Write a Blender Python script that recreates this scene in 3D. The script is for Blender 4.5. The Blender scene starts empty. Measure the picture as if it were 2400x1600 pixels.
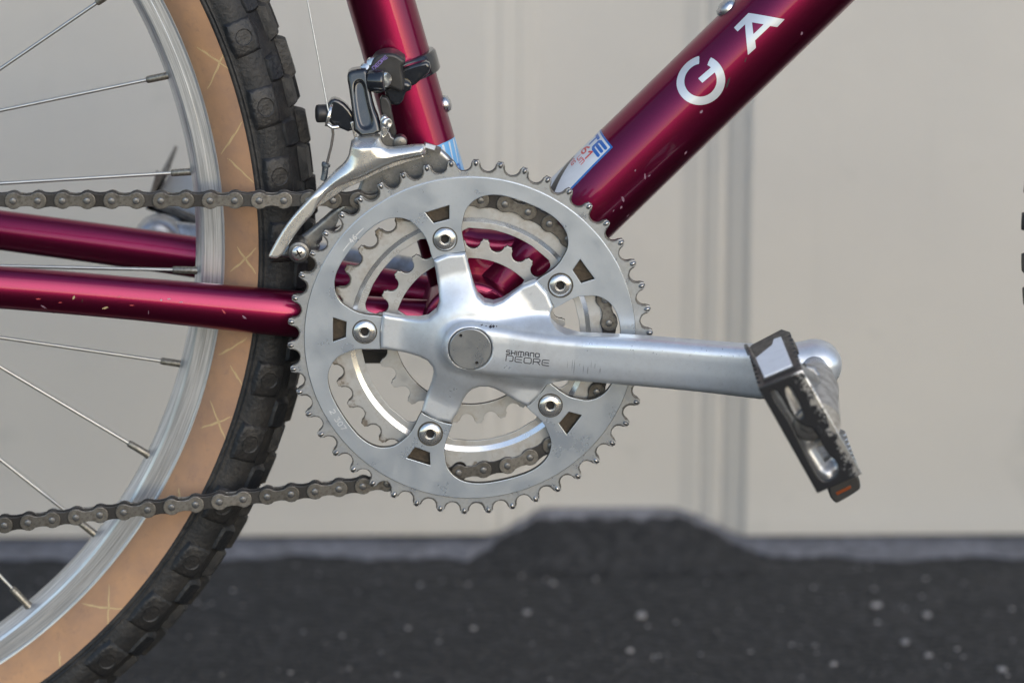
import bpy, bmesh, math, random
import numpy as np
from mathutils import Vector, Matrix

S = bpy.context.scene
COL = S.collection
random.seed(7)
rng = np.random.default_rng(7)
R_ = math.radians

# ------------------------------------------------------------------ camera
BB = 0.294                                   # bottom bracket height above the ground
cam_d = bpy.data.cameras.new("camera")
cam = bpy.data.objects.new("camera", cam_d)
COL.objects.link(cam)
S.camera = cam
cam_d.sensor_width = 36.0
cam_d.lens = 135.0
cam_d.clip_start = 0.05
cam_d.clip_end = 500.0
CP = Vector((-0.0052, -1.9887, 0.4992 + BB))
CR = Matrix(((0.999907, 0.001797, -0.013499), (-0.013519, 0.250379, -0.968054), (0.00164, 0.968146, 0.25038)))
cam.matrix_world = Matrix.Translation(CP) @ CR.to_4x4()
cam_d.dof.use_dof = True
cam_d.dof.focus_distance = 1.992
cam_d.dof.aperture_fstop = 5.6

# ------------------------------------------------------------------ light
SUN_EL, SUN_AZ = R_(24), R_(24)              # azimuth measured from -y (towards the camera) to +x
sd = Vector((math.cos(SUN_EL) * math.sin(SUN_AZ), -math.cos(SUN_EL) * math.cos(SUN_AZ), math.sin(SUN_EL)))
w = bpy.data.worlds.new("World")
S.world = w
w.use_nodes = True
wn = w.node_tree
sky = wn.nodes.new("ShaderNodeTexSky")
sky.sky_type = 'NISHITA'
sky.sun_disc = False
sky.sun_elevation = SUN_EL
sky.sun_rotation = math.atan2(sd.x, sd.y)
sky.air_density = 1.0
sky.dust_density = 0.8
bg = wn.nodes["Background"]
bg.inputs[1].default_value = 0.15
wn.links.new(sky.outputs[0], bg.inputs[0])
sun_d = bpy.data.lights.new("sun", 'SUN')
sun_d.energy = 0.5
sun_d.angle = R_(55)
sun_d.color = (1.0, 0.93, 0.86)
sun = bpy.data.objects.new("sun", sun_d)
COL.objects.link(sun)
sun.rotation_euler = (-sd).to_track_quat('-Z', 'Y').to_euler()
S.view_settings.view_transform = 'Standard'
S.view_settings.look = 'None'
S.view_settings.exposure = 0.75
S.view_settings.gamma = 1.0
S.view_settings.use_curve_mapping = False

# ------------------------------------------------------------------ materials
def new_mat(name):
    m = bpy.data.materials.new(name)
    m.use_nodes = True
    return m, m.node_tree, m.node_tree.nodes["Principled BSDF"]

def N(t, kind, **kw):
    n = t.nodes.new(kind)
    for k, v in kw.items():
        if k in n.inputs.keys():
            n.inputs[k].default_value = v
        else:
            setattr(n, k, v)
    return n

def coords(t, scale=(1, 1, 1), rot=(0, 0, 0)):
    tc = N(t, "ShaderNodeTexCoord")
    mp = N(t, "ShaderNodeMapping")
    mp.inputs["Scale"].default_value = scale
    mp.inputs["Rotation"].default_value = rot
    t.links.new(tc.outputs["Object"], mp.inputs[0])
    return mp.outputs[0]

def noise(t, vec, scale, detail=4, rough=0.55):
    n = N(t, "ShaderNodeTexNoise")
    n.inputs["Scale"].default_value = scale
    n.inputs["Detail"].default_value = detail
    n.inputs["Roughness"].default_value = rough
    t.links.new(vec, n.inputs["Vector"])
    return n.outputs["Fac"]

def ramp(t, fac, stops):
    r = N(t, "ShaderNodeValToRGB")
    e = r.color_ramp.elements
    while len(e) < len(stops):
        e.new(0.5)
    for i, (p, c) in enumerate(stops):
        e[i].position = p
        e[i].color = (c, c, c, 1) if isinstance(c, (int, float)) else (*c, 1)
    t.links.new(fac, r.inputs[0])
    return r.outputs[0]

def mix(t, fac, a, b):
    m = N(t, "ShaderNodeMix", data_type='RGBA')
    for sock, v in ((m.inputs[0], fac), (m.inputs[6], a), (m.inputs[7], b)):
        if isinstance(v, bpy.types.NodeSocket):
            t.links.new(v, sock)
        elif isinstance(v, (int, float)):
            sock.default_value = v
        else:
            sock.default_value = (*v, 1)
    return m.outputs[2]

def bump(t, bsdf, height, strength, dist):
    b = N(t, "ShaderNodeBump")
    b.inputs["Strength"].default_value = strength
    b.inputs["Distance"].default_value = dist
    t.links.new(height, b.inputs["Height"])
    t.links.new(b.outputs[0], bsdf.inputs["Normal"])

def metal(name, col, rough=0.35, met=0.9, dirt=(0.10, 0.075, 0.05), amount=0.3, scale=60, coat=0.0, spec=0.5,
          stretch=(1, 1, 1), micro=600, rvar=0.12, bstr=0.15, soft=False):
    m, t, b = new_mat(name)
    v = coords(t, stretch)
    n1 = noise(t, v, scale, 6, 0.65)
    n2 = noise(t, v, micro, 3, 0.6)
    f = ramp(t, n1, [(0.30 if soft else 0.62 - amount * 0.35, 0.0), (0.80, 1.0)])
    f2 = ramp(t, n2, [(0.60, 0.0), (0.75, 1.0)])
    mm = N(t, "ShaderNodeMath", operation='MULTIPLY')
    t.links.new(f, mm.inputs[0])
    mm.inputs[1].default_value = min(1.0, amount * 1.6)
    base = mix(t, mm.outputs[0], col, dirt)
    m3 = N(t, "ShaderNodeMath", operation='MULTIPLY')
    t.links.new(f2, m3.inputs[0])
    m3.inputs[1].default_value = amount * 0.5
    base = mix(t, m3.outputs[0], base, tuple(c * 0.45 for c in col))
    t.links.new(base, b.inputs["Base Color"])
    b.inputs["Metallic"].default_value = met
    rr = N(t, "ShaderNodeMapRange")
    t.links.new(n1, rr.inputs[0])
    rr.inputs[1].default_value = 0.3
    rr.inputs[2].default_value = 0.7
    rr.inputs[3].default_value = max(0.03, rough - rvar)
    rr.inputs[4].default_value = rough + rvar
    t.links.new(rr.outputs[0], b.inputs["Roughness"])
    b.inputs["Specular IOR Level"].default_value = spec
    b.inputs["Coat Weight"].default_value = coat
    b.inputs["Coat Roughness"].default_value = 0.08
    if bstr:
        bump(t, b, n2, bstr, 0.0002)
    return m

def plain(name, col, rough=0.5, met=0.0, coat=0.0, spec=0.5):
    m, t, b = new_mat(name)
    v = coords(t)
    n1 = noise(t, v, 180, 4)
    base = mix(t, n1, tuple(c * 0.85 for c in col), tuple(min(1, c * 1.12) for c in col))
    t.links.new(base, b.inputs["Base Color"])
    b.inputs["Roughness"].default_value = rough
    b.inputs["Metallic"].default_value = met
    b.inputs["Coat Weight"].default_value = coat
    b.inputs["Specular IOR Level"].default_value = spec
    return m

def gap_grease(m, n, phase, pitch_r, col=(0.05, 0.043, 0.033)):
    t = m.node_tree
    b = t.nodes["Principled BSDF"]
    src = b.inputs["Base Color"].links[0].from_socket
    def mth(op, a, c=None, d=None):
        q = N(t, "ShaderNodeMath", operation=op)
        for i, v in enumerate((a, c, d)):
            if v is None: continue
            if isinstance(v, (int, float)): q.inputs[i].default_value = v
            else: t.links.new(v, q.inputs[i])
        return q.outputs[0]
    tc = N(t, "ShaderNodeTexCoord")
    sp = N(t, "ShaderNodeSeparateXYZ")
    t.links.new(tc.outputs["Object"], sp.inputs[0])
    zz = mth('SUBTRACT', sp.outputs[2], BB)
    rr = mth('SQRT', mth('ADD', mth('MULTIPLY', sp.outputs[0], sp.outputs[0]), mth('MULTIPLY', zz, zz)))
    th = mth('ARCTAN2', zz, sp.outputs[0])
    u = mth('MULTIPLY_ADD', th, n / (2 * math.pi), 20.0 - phase * n / 360.0)
    fr = mth('SUBTRACT', mth('FRACT', u), 0.5)
    lx = mth('MULTIPLY', mth('MULTIPLY', fr, 2 * math.pi / n), rr)
    ly = mth('SUBTRACT', rr, pitch_r * .001)
    d = mth('SQRT', mth('ADD', mth('MULTIPLY', lx, lx), mth('MULTIPLY', ly, ly)))
    n1 = noise(t, tc.outputs["Object"], 420, 4, 0.7)
    n2 = noise(t, tc.outputs["Object"], 60, 3, 0.6)
    dd = mth('ADD', d, mth('MULTIPLY', mth('ADD', n1, mth('MULTIPLY', n2, 1.3)), -0.0016))
    f = ramp(t, mth('MULTIPLY', dd, 200.0), [(0.50, 0.80), (0.61, 0.0)])
    t.links.new(mix(t, f, src, col), b.inputs["Base Color"])
def vary(m, lo, hi):
    t = m.node_tree
    b = t.nodes["Principled BSDF"]
    src = b.inputs["Base Color"].links[0].from_socket
    oi = N(t, "ShaderNodeObjectInfo")
    mr = N(t, "ShaderNodeMapRange")
    t.links.new(oi.outputs["Random"], mr.inputs[0])
    mr.inputs[3].default_value = lo
    mr.inputs[4].default_value = hi
    vm = N(t, "ShaderNodeVectorMath", operation='SCALE')
    t.links.new(src, vm.inputs[0])
    t.links.new(mr.outputs[0], vm.inputs["Scale"])
    t.links.new(vm.outputs[0], b.inputs["Base Color"])

M = {}
def grime(m, r0, r1, col, amt):
    t = m.node_tree
    b = t.nodes["Principled BSDF"]
    src = b.inputs["Base Color"].links[0].from_socket
    tc = N(t, "ShaderNodeTexCoord")
    sp = N(t, "ShaderNodeSeparateXYZ")
    t.links.new(tc.outputs["Object"], sp.inputs[0])
    zz = N(t, "ShaderNodeMath", operation='SUBTRACT')
    t.links.new(sp.outputs[2], zz.inputs[0])
    zz.inputs[1].default_value = BB
    cb = N(t, "ShaderNodeCombineXYZ")
    t.links.new(sp.outputs[0], cb.inputs[0])
    t.links.new(zz.outputs[0], cb.inputs[1])
    ln = N(t, "ShaderNodeVectorMath", operation='LENGTH')
    t.links.new(cb.outputs[0], ln.inputs[0])
    mr = N(t, "ShaderNodeMapRange")
    t.links.new(ln.outputs["Value"], mr.inputs[0])
    mr.inputs[1].default_value = r0 * .001
    mr.inputs[2].default_value = r1 * .001
    mr.inputs[3].default_value = -0.30
    mr.inputs[4].default_value = 0.16
    n = noise(t, tc.outputs["Object"], 150, 6, 0.75)
    ad = N(t, "ShaderNodeMath", operation='ADD')
    t.links.new(mr.outputs[0], ad.inputs[0])
    t.links.new(n, ad.inputs[1])
    out = mix(t, ramp(t, ad.outputs[0], [(0.52, 0.0), (0.64, amt)]), src, col)
    t.links.new(out, b.inputs["Base Color"])
M['crank'] = metal('forged_aluminium', (0.72, 0.77, 0.82), 0.38, 0.62, (0.43, 0.44, 0.45), 0.60, 38, micro=420, bstr=0.14, soft=True)
M['ring'] = metal('anodised_aluminium', (0.52, 0.585, 0.66), 0.34, 0.72, (0.38, 0.39, 0.40), 0.36, 40, micro=900, bstr=0.06, soft=True)
M['ring2'] = metal('worn_aluminium', (0.50, 0.51, 0.51), 0.40, 0.62, (0.20, 0.13, 0.07), 0.42, 90, micro=900)
M['ring_teeth'] = metal('worn_teeth_aluminium', (0.50, 0.53, 0.56), 0.34, 0.75, (0.22, 0.205, 0.18), 0.45, 130, micro=900)
grime(M['ring_teeth'], 86, 97, (0.12, 0.10, 0.07), 0.40)
grime(M['ring2'], 60, 75, (0.15, 0.115, 0.075), 0.8)
gap_grease(M['ring_teeth'], 46, 88.1, 93.05)
gap_grease(M['ring2'], 36, 100.6, 72.86)
M['chrome'] = metal('chromed_steel', (0.80, 0.785, 0.75), 0.24, 0.9, (0.30, 0.26, 0.20), 0.28, 120, bstr=0.03, rvar=0.07)
M['cage'] = metal('worn_polished_steel', (0.80, 0.785, 0.74), 0.28, 0.85, (0.50, 0.46, 0.38), 0.16, 60, bstr=0.03, rvar=0.06)
M['steel'] = metal('plain_steel', (0.55, 0.56, 0.57), 0.30, 0.95, (0.14, 0.11, 0.08), 0.4, 160)
M['cast'] = metal('cast_grey_aluminium', (0.50, 0.505, 0.51), 0.44, 0.8, (0.14, 0.12, 0.09), 0.5, 140, micro=700, bstr=0.2)
M['cap'] = metal('dull_cap_aluminium', (0.36, 0.385, 0.41), 0.30, 0.8, (0.20, 0.20, 0.20), 0.40, 110, micro=900, bstr=0.08, rvar=0.1, soft=True)
M['rim'] = metal('brushed_rim_aluminium', (0.68, 0.70, 0.72), 0.30, 0.75, (0.42, 0.42, 0.42), 0.16, 60, bstr=0.02)
M['spoke'] = plain('spoke_steel', (0.45, 0.46, 0.45), 0.38, met=0.9)
M['nipple'] = metal('tarnished_brass_nickel', (0.34, 0.32, 0.27), 0.42, 0.8, (0.06, 0.05, 0.04), 0.7, 700)
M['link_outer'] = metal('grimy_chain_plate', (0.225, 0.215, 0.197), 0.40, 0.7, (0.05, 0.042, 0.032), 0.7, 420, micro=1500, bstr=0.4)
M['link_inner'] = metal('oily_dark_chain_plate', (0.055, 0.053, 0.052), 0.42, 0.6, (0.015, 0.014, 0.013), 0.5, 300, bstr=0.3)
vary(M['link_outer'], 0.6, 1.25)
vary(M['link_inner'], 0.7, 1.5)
M['pin'] = metal('chain_pin_steel', (0.24, 0.24, 0.24), 0.35, 0.8, (0.05, 0.05, 0.05), 0.5, 600)
M['black'] = metal('gloss_black_enamel', (0.014, 0.016, 0.020), 0.13, 0.0, (0.05, 0.045, 0.04), 0.2, 220, coat=0.6, bstr=0.03)
M['satin'] = metal('satin_black_plastic', (0.022, 0.022, 0.023), 0.42, 0.0, (0.05, 0.045, 0.04), 0.3, 200)
M['black_worn'] = None
M['darksteel'] = metal('dark_grimy_steel', (0.20, 0.20, 0.20), 0.36, 0.85, (0.04, 0.035, 0.03), 0.6, 170, bstr=0.3)
M['boltdark'] = plain('dark_socket', (0.012, 0.010, 0.009), 0.7)
M['white'] = plain('sticker_white', (0.62, 0.66, 0.70), 0.30, coat=0.3)
M['silverprint'] = plain('silver_lettering', (0.60, 0.63, 0.66), 0.30, met=0.35, coat=0.4)
M['blue'] = plain('sticker_blue', (0.02, 0.13, 0.45), 0.3, coat=0.3)
M['skyblue'] = plain('sticker_sky_blue', (0.14, 0.40, 0.72), 0.3, coat=0.3)
M['red'] = plain('sticker_red', (0.62, 0.05, 0.05), 0.3, coat=0.3)
M['stkblack'] = plain('sticker_black', (0.035, 0.035, 0.035), 0.3, coat=0.3)
M['chipgold'] = plain('bare_primer_chip', (0.42, 0.30, 0.17), 0.6)
M['chipred'] = plain('bright_red_scrape', (0.42, 0.06, 0.07), 0.4)
M['rub'] = plain('grey_rub_mark', (0.26, 0.28, 0.31), 0.45, met=0.4)
M['ink'] = plain('dark_printed_lettering', (0.025, 0.025, 0.035), 0.5)
M['etch'] = plain('pale_engraving', (0.78, 0.80, 0.82), 0.4, met=0.5)
M['etchd'] = plain('dark_engraving', (0.40, 0.39, 0.37), 0.5, met=0.3)
M['purple'] = plain('purple_print', (0.20, 0.14, 0.42), 0.4)
M['orange'] = plain('orange_reflector', (0.20, 0.042, 0.006), 0.3)
M['grimy'] = metal('grimy_cage_steel', (0.30, 0.31, 0.32), 0.34, 0.85, (0.05, 0.045, 0.04), 0.6, 130, bstr=0.2)
M['gunk_shade'] = metal('greasy_grime_and_shade', (0.11, 0.085, 0.06), 0.4, 0.3, (0.008, 0.007, 0.006), 1.0, 260, bstr=0.8)  # grime; also colours the blocks that paint shade behind the ring slots
M['reflwhite'] = plain('white_reflector', (0.80, 0.84, 0.92), 0.35, coat=0.4)
M['gunk_shade2'] = metal('grease_and_shade_edge', (0.075, 0.068, 0.055), 0.45, 0.4, (0.03, 0.025, 0.02), 0.7, 260, bstr=0.3)  # grease on teeth and bolts; on the outer web also painted shade
M['tip'] = metal('worn_bare_tooth_tip', (0.42, 0.41, 0.40), 0.26, 0.9, (0.08, 0.07, 0.055), 0.7, 300, bstr=0.1)
M['cable'] = metal('cable_steel', (0.45, 0.45, 0.43), 0.42, 0.8, (0.3, 0.28, 0.24), 0.3, 800)
M['cable_dark'] = metal('cable_dark', (0.16, 0.15, 0.14), 0.45, 0.7, (0.06, 0.05, 0.05), 0.4, 800)
M['endcap'] = metal('crimped_cable_cap', (0.20, 0.23, 0.26), 0.35, 0.8, (0.06, 0.06, 0.06), 0.4, 500)
M['stone'] = plain('pale_stone', (0.30, 0.29, 0.295), 0.9)

def mk_black_worn():
    m, t, b = new_mat('chipped_black_enamel')
    v = coords(t, (1, 1, 1), (0, R_(30), 0))
    v2 = coords(t)
    n1a = noise(t, v2, 190, 8, 0.78)
    n1b = noise(t, v2, 700, 4, 0.7)
    n1m = N(t, "ShaderNodeMix", data_type='FLOAT')
    n1m.inputs[0].default_value = 0.35
    t.links.new(n1a, n1m.inputs[2])
    t.links.new(n1b, n1m.inputs[3])
    n1 = n1m.outputs[0]
    # chips: most along the outer right edge and towards the lower half of the plate
    sep = N(t, "ShaderNodeSeparateXYZ")
    t.links.new(v2, sep.inputs[0])
    # distance across the plate, 0 at left edge, 1 at right edge
    ax = N(t, "ShaderNodeMath", operation='MULTIPLY')
    t.links.new(sep.outputs[0], ax.inputs[0])
    ax.inputs[1].default_value = 0.868 / 0.0233
    az = N(t, "ShaderNodeMath", operation='MULTIPLY_ADD')
    t.links.new(sep.outputs[2], az.inputs[0])
    az.inputs[1].default_value = 0.494 / 0.0233
    t.links.new(ax.outputs[0], az.inputs[2])
    s = N(t, "ShaderNodeMath", operation='ADD')
    t.links.new(az.outputs[0], s.inputs[0])
    s.inputs[1].default_value = -(0.1394 * 0.868 + 0.0102 * 0.494 + BB * 0.494) / 0.0233
    mr = N(t, "ShaderNodeMapRange")
    t.links.new(s.outputs[0], mr.inputs[0])
    mr.inputs[1].default_value = 0.45
    mr.inputs[2].default_value = 1.0
    mr.inputs[3].default_value = -0.16
    mr.inputs[4].default_value = 0.10
    ad = N(t, "ShaderNodeMath", operation='ADD')
    t.links.new(mr.outputs[0], ad.inputs[0])
    t.links.new(n1, ad.inputs[1])
    f = ramp(t, ad.outputs[0], [(0.545, 0.0), (0.57, 1.0)])
    base = mix(t, f, (0.012, 0.013, 0.016), (0.68, 0.69, 0.70))
    t.links.new(base, b.inputs["Base Color"])
    t.links.new(f, b.inputs["Metallic"])
    b.inputs["Roughness"].default_value = 0.28
    bump(t, b, f, -0.25, 0.0002)
    return m
M['black_worn'] = mk_black_worn()

def mk_paint():
    m, t, b = new_mat('magenta_metallic_frame_paint')
    v = coords(t)
    n1 = noise(t, v, 160, 6, 0.7)
    n2 = noise(t, v, 40, 4)
    fl = N(t, "ShaderNodeTexVoronoi")
    fl.inputs["Scale"].default_value = 5000
    t.links.new(v, fl.inputs["Vector"])
    base = mix(t, n2, (0.175, 0.005, 0.041), (0.220, 0.007, 0.052))
    base = mix(t, ramp(t, fl.outputs["Distance"], [(0.2, 0.06), (0.6, 0.0)]), base, (0.50, 0.12, 0.20))
    chip = ramp(t, n1, [(0.735, 0.0), (0.75, 1.0)])
    base = mix(t, chip, base, (0.42, 0.40, 0.40))
    t.links.new(base, b.inputs["Base Color"])
    b.inputs["Metallic"].default_value = 0.95
    b.inputs["Roughness"].default_value = 0.34
    b.inputs["Coat Weight"].default_value = 0.55
    b.inputs["Coat Roughness"].default_value = 0.04
    b.inputs["Coat IOR"].default_value = 1.5
    return m
M['paint'] = mk_paint()
M['scratch'] = plain('paint_scratch', (0.26, 0.15, 0.21), 0.5)

def mk_rim():
    m, t, b = new_mat('machined_rim_aluminium')
    tc = N(t, "ShaderNodeTexCoord")
    sub = N(t, "ShaderNodeVectorMath", operation='SUBTRACT')
    t.links.new(tc.outputs["Object"], sub.inputs[0])
    sub.inputs[1].default_value = (-0.4145, 0, 0.0446 + BB)
    sp = N(t, "ShaderNodeSeparateXYZ")
    t.links.new(sub.outputs[0], sp.inputs[0])
    at = N(t, "ShaderNodeMath", operation='ARCTAN2')
    t.links.new(sp.outputs[2], at.inputs[0])
    t.links.new(sp.outputs[0], at.inputs[1])
    cb0 = N(t, "ShaderNodeCombineXYZ")
    t.links.new(sp.outputs[0], cb0.inputs[0])
    t.links.new(sp.outputs[2], cb0.inputs[1])
    ln = N(t, "ShaderNodeVectorMath", operation='LENGTH')
    t.links.new(cb0.outputs[0], ln.inputs[0])
    cb = N(t, "ShaderNodeCombineXYZ")
    for src, k, i in ((ln.outputs["Value"], 1500, 0), (at.outputs[0], 9, 1), (sp.outputs[1], 200, 2)):
        mu = N(t, "ShaderNodeMath", operation='MULTIPLY')
        t.links.new(src, mu.inputs[0])
        mu.inputs[1].default_value = k
        t.links.new(mu.outputs[0], cb.inputs[i])
    n1 = noise(t, cb.outputs[0], 1.0, 4, 0.6)
    base = mix(t, ramp(t, n1, [(0.38, 0.0), (0.62, 1.0)]), (0.46, 0.48, 0.50), (0.74, 0.76, 0.78))
    n2 = noise(t, tc.outputs["Object"], 90, 5, 0.7)
    base = mix(t, ramp(t, n2, [(0.66, 0.0), (0.78, 0.5)]), base, (0.25, 0.25, 0.25))
    t.links.new(base, b.inputs["Base Color"])
    b.inputs["Metallic"].default_value = 0.75
    b.inputs["Roughness"].default_value = 0.30
    bump(t, b, n1, 0.10, 0.0003)
    return m
M['rim'] = mk_rim()

def mk_tan():
    m, t, b = new_mat('tan_sidewall_rubber')
    v = coords(t)
    n1 = noise(t, v, 35, 6, 0.65)
    n2 = noise(t, v, 500, 3)
    base = mix(t, ramp(t, n1, [(0.35, 0.0), (0.68, 1.0)]), (0.345, 0.20, 0.115), (0.47, 0.265, 0.135))
    n3 = noise(t, v, 160, 5, 0.7)
    base = mix(t, ramp(t, n3, [(0.55, 0.0), (0.78, 0.60)]), base, (0.20, 0.125, 0.095))
    n6 = noise(t, v, 14, 5, 0.7)
    base = mix(t, ramp(t, n6, [(0.42, 0.0), (0.68, 0.55)]), base, (0.27, 0.18, 0.14))
    t.links.new(base, b.inputs["Base Color"])
    b.inputs["Roughness"].default_value = 0.62
    bump(t, b, n2, 0.25, 0.0003)
    return m
M['tan'] = mk_tan()
M['scuff'] = plain('pale_scuff', (0.52, 0.385, 0.20), 0.7)

def mk_rubber(name, c1, c2, r):
    m, t, b = new_mat(name)
    v = coords(t)
    n1 = noise(t, v, 60, 6, 0.7)
    n2 = noise(t, v, 420, 5)
    base = mix(t, ramp(t, n1, [(0.42, 0.0), (0.72, 1.0)]), c1, c2)
    base = mix(t, ramp(t, n2, [(0.66, 0.0), (0.78, 0.5)]), base, (0.085, 0.078, 0.07))
    t.links.new(base, b.inputs["Base Color"])
    b.inputs["Roughness"].default_value = r
    n5 = noise(t, v, 150, 4, 0.6)
    ad = N(t, "ShaderNodeMath", operation='ADD')
    t.links.new(n2, ad.inputs[0])
    t.links.new(n5, ad.inputs[1])
    bump(t, b, ad.outputs[0], 0.55, 0.0010)
    return m
M['rubber'] = mk_rubber('tread_rubber', (0.009, 0.010, 0.0115), (0.034, 0.031, 0.028), 0.60)
M['knob'] = mk_rubber('tread_knob_rubber', (0.007, 0.0085, 0.011), (0.026, 0.024, 0.022), 0.50)

def mk_wall():
    m, t, b = new_mat('painted_wall_steel')
    v = coords(t)
    n1 = noise(t, v, 2.2, 5, 0.6)
    n2 = noise(t, v, 45, 6, 0.7)
    vs = coords(t, (14, 14, 0.8))
    n3 = noise(t, vs, 3.0, 4, 0.6)
    base = mix(t, ramp(t, n1, [(0.3, 0.0), (0.7, 1.0)]), (0.470, 0.460, 0.438), (0.550, 0.528, 0.485))
    base = mix(t, ramp(t, n2, [(0.66, 0.0), (0.78, 0.35)]), base, (0.30, 0.30, 0.28))
    base = mix(t, ramp(t, n3, [(0.58, 0.0), (0.85, 0.22)]), base, (0.34, 0.335, 0.31))
    n4 = noise(t, v, 14, 3, 0.5)
    base = mix(t, ramp(t, n4, [(0.64, 0.0), (0.72, 0.30)]), base, (0.33, 0.34, 0.32))
    sp = N(t, "ShaderNodeSeparateXYZ")
    t.links.new(v, sp.inputs[0])
    mrz = N(t, "ShaderNodeMapRange")
    t.links.new(sp.outputs[2], mrz.inputs[0])
    mrz.inputs[1].default_value = 0.0
    mrz.inputs[2].default_value = 0.05
    mrz.inputs[3].default_value = 0.9
    mrz.inputs[4].default_value = 0.0
    dm = N(t, "ShaderNodeMath", operation='MULTIPLY')
    t.links.new(mrz.outputs[0], dm.inputs[0])
    t.links.new(n2, dm.inputs[1])
    base = mix(t, dm.outputs[0], base, (0.56, 0.55, 0.52))
    t.links.new(base, b.inputs["Base Color"])
    b.inputs["Roughness"].default_value = 0.42
    bump(t, b, n2, 0.25, 0.002)
    return m
M['wall'] = mk_wall()

def mk_asphalt():
    m, t, b = new_mat('asphalt')
    v = coords(t)
    n1 = noise(t, v, 8, 6, 0.65)
    n2 = noise(t, v, 220, 5, 0.7)
    vo = N(t, "ShaderNodeTexVoronoi")
    vo.inputs["Scale"].default_value = 150
    t.links.new(v, vo.inputs["Vector"])
    base = mix(t, n1, (0.0155, 0.016, 0.017), (0.026, 0.0255, 0.0255))
    wn2 = N(t, "ShaderNodeTexWhiteNoise")
    t.links.new(vo.outputs["Position"], wn2.inputs["Vector"])
    agg = ramp(t, wn2.outputs["Value"], [(0.55, 0.0), (1.0, 0.42)])
    base = mix(t, agg, base, (0.075, 0.072, 0.072))
    n9 = noise(t, v, 26, 5, 0.65)
    base = mix(t, ramp(t, n9, [(0.5, 0.0), (0.75, 0.6)]), base, (0.045, 0.042, 0.040))
    base = mix(t, ramp(t, n2, [(0.55, 0.0), (0.7, 0.5)]), base, (0.015, 0.015, 0.017))
    t.links.new(base, b.inputs["Base Color"])
    b.inputs["Roughness"].default_value = 0.85
    bump(t, b, vo.outputs["Distance"], 0.8, 0.004)
    return m
M['asphalt'] = mk_asphalt()

def mk_grit():
    m, t, b = new_mat('pale_grit')
    v = coords(t)
    n1 = noise(t, v, 120, 6, 0.75)
    n2 = noise(t, v, 18, 5, 0.6)
    base = mix(t, ramp(t, n1, [(0.35, 0.0), (0.65, 1.0)]), (0.10, 0.10, 0.11), (0.26, 0.26, 0.285))
    base = mix(t, ramp(t, n2, [(0.45, 0.0), (0.7, 0.7)]), base, (0.09, 0.09, 0.095))
    t.links.new(base, b.inputs["Base Color"])
    b.inputs["Roughness"].default_value = 0.9
    bump(t, b, n1, 0.8, 0.003)
    return m
M['grit'] = mk_grit()

# ------------------------------------------------------------------ helpers (all shapes in mm about the bottom bracket)
def W(v):
    return (v[0] * 0.001, v[1] * 0.001, v[2] * 0.001 + BB)

def finish(me, name, mat, parent, label=None, smooth=35):
    if smooth is None:
        me.shade_flat()
    else:
        me.shade_smooth()
        me.set_sharp_from_angle(angle=R_(smooth))
    if mat is not None and not len(me.materials):
        me.materials.append(mat)
    o = bpy.data.objects.new(name, me)
    COL.objects.link(o)
    if parent is not None:
        o.parent = parent
    if label:
        o['label'] = label
    return o

def from_vf(name, vf, mat, parent, label=None, smooth=35):
    v, f = vf
    me = bpy.data.meshes.new(name)
    me.from_pydata([W(p) for p in v], [], f)
    me.validate()
    bm = bmesh.new()
    bm.from_mesh(me)
    bmesh.ops.recalc_face_normals(bm, faces=bm.faces)
    bm.to_mesh(me)
    bm.free()
    return finish(me, name, mat, parent, label, smooth)

def join(*vfs):
    V, F = [], []
    for v, f in vfs:
        n = len(V)
        V += [tuple(p) for p in v]
        F += [tuple(i + n for i in q) for q in f]
    return V, F

def mapped(vf, fn):
    return [fn(*p) for p in vf[0]], vf[1]

def tube(path, radii, seg=20, caps=True, squash=None):
    """swept tube through 3-D points; radii number or list; squash=(vector, factor) flattens the section"""
    P = [Vector(p) for p in path]
    n = len(P)
    if isinstance(radii, (int, float)):
        radii = [radii] * n
    V, F = [], []
    T0 = (P[1] - P[0]).normalized()
    up = Vector((0, 0, 1)) if abs(T0.z) < 0.9 else Vector((1, 0, 0))
    a = T0.cross(up).normalized()
    for i in range(n):
        T = (P[min(i + 1, n - 1)] - P[max(i - 1, 0)]).normalized()
        a = (a - T * a.dot(T)).normalized()
        b = T.cross(a)
        for k in range(seg):
            th = 2 * math.pi * k / seg
            d = (a * math.cos(th) + b * math.sin(th)) * radii[i]
            if squash:
                sv, sf = squash
                d -= Vector(sv) * d.dot(Vector(sv)) * (1 - sf)
            V.append(tuple(P[i] + d))
    for i in range(n - 1):
        for k in range(seg):
            k2 = (k + 1) % seg
            F.append((i * seg + k, i * seg + k2, (i + 1) * seg + k2, (i + 1) * seg + k))
    if caps:
        F.append(tuple(range(seg))[::-1])
        F.append(tuple(range((n - 1) * seg, n * seg)))
    return V, F

def cyl(p, q, r, seg=24, bev=0.0):
    p, q = Vector(p), Vector(q)
    if bev:
        d = (q - p).normalized()
        return tube([p, p + d * bev * 0.3, p + d * bev, q - d * bev, q - d * bev * 0.3, q],
                    [r - bev, r - bev * 0.3, r, r, r - bev * 0.3, r - bev], seg)
    return tube([p, q], r, seg)

def lathe_y(profile, c=(0, 0), seg=96, a0=0.0, a1=2 * math.pi, close=True):
    """profile of (r, y) swept about the y axis through (cx, cz)"""
    full = abs(a1 - a0 - 2 * math.pi) < 1e-6
    n = seg if full else seg + 1
    m = len(profile)
    V, F = [], []
    for k in range(n):
        th = a0 + (a1 - a0) * k / seg
        for r, y in profile:
            V.append((c[0] + r * math.cos(th), y, c[1] + r * math.sin(th)))
    for k in range(seg):
        k2 = (k + 1) % n
        for j in range(m if close else m - 1):
            j2 = (j + 1) % m
            F.append((k * m + j, k * m + j2, k2 * m + j2, k2 * m + j))
    return V, F

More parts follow.
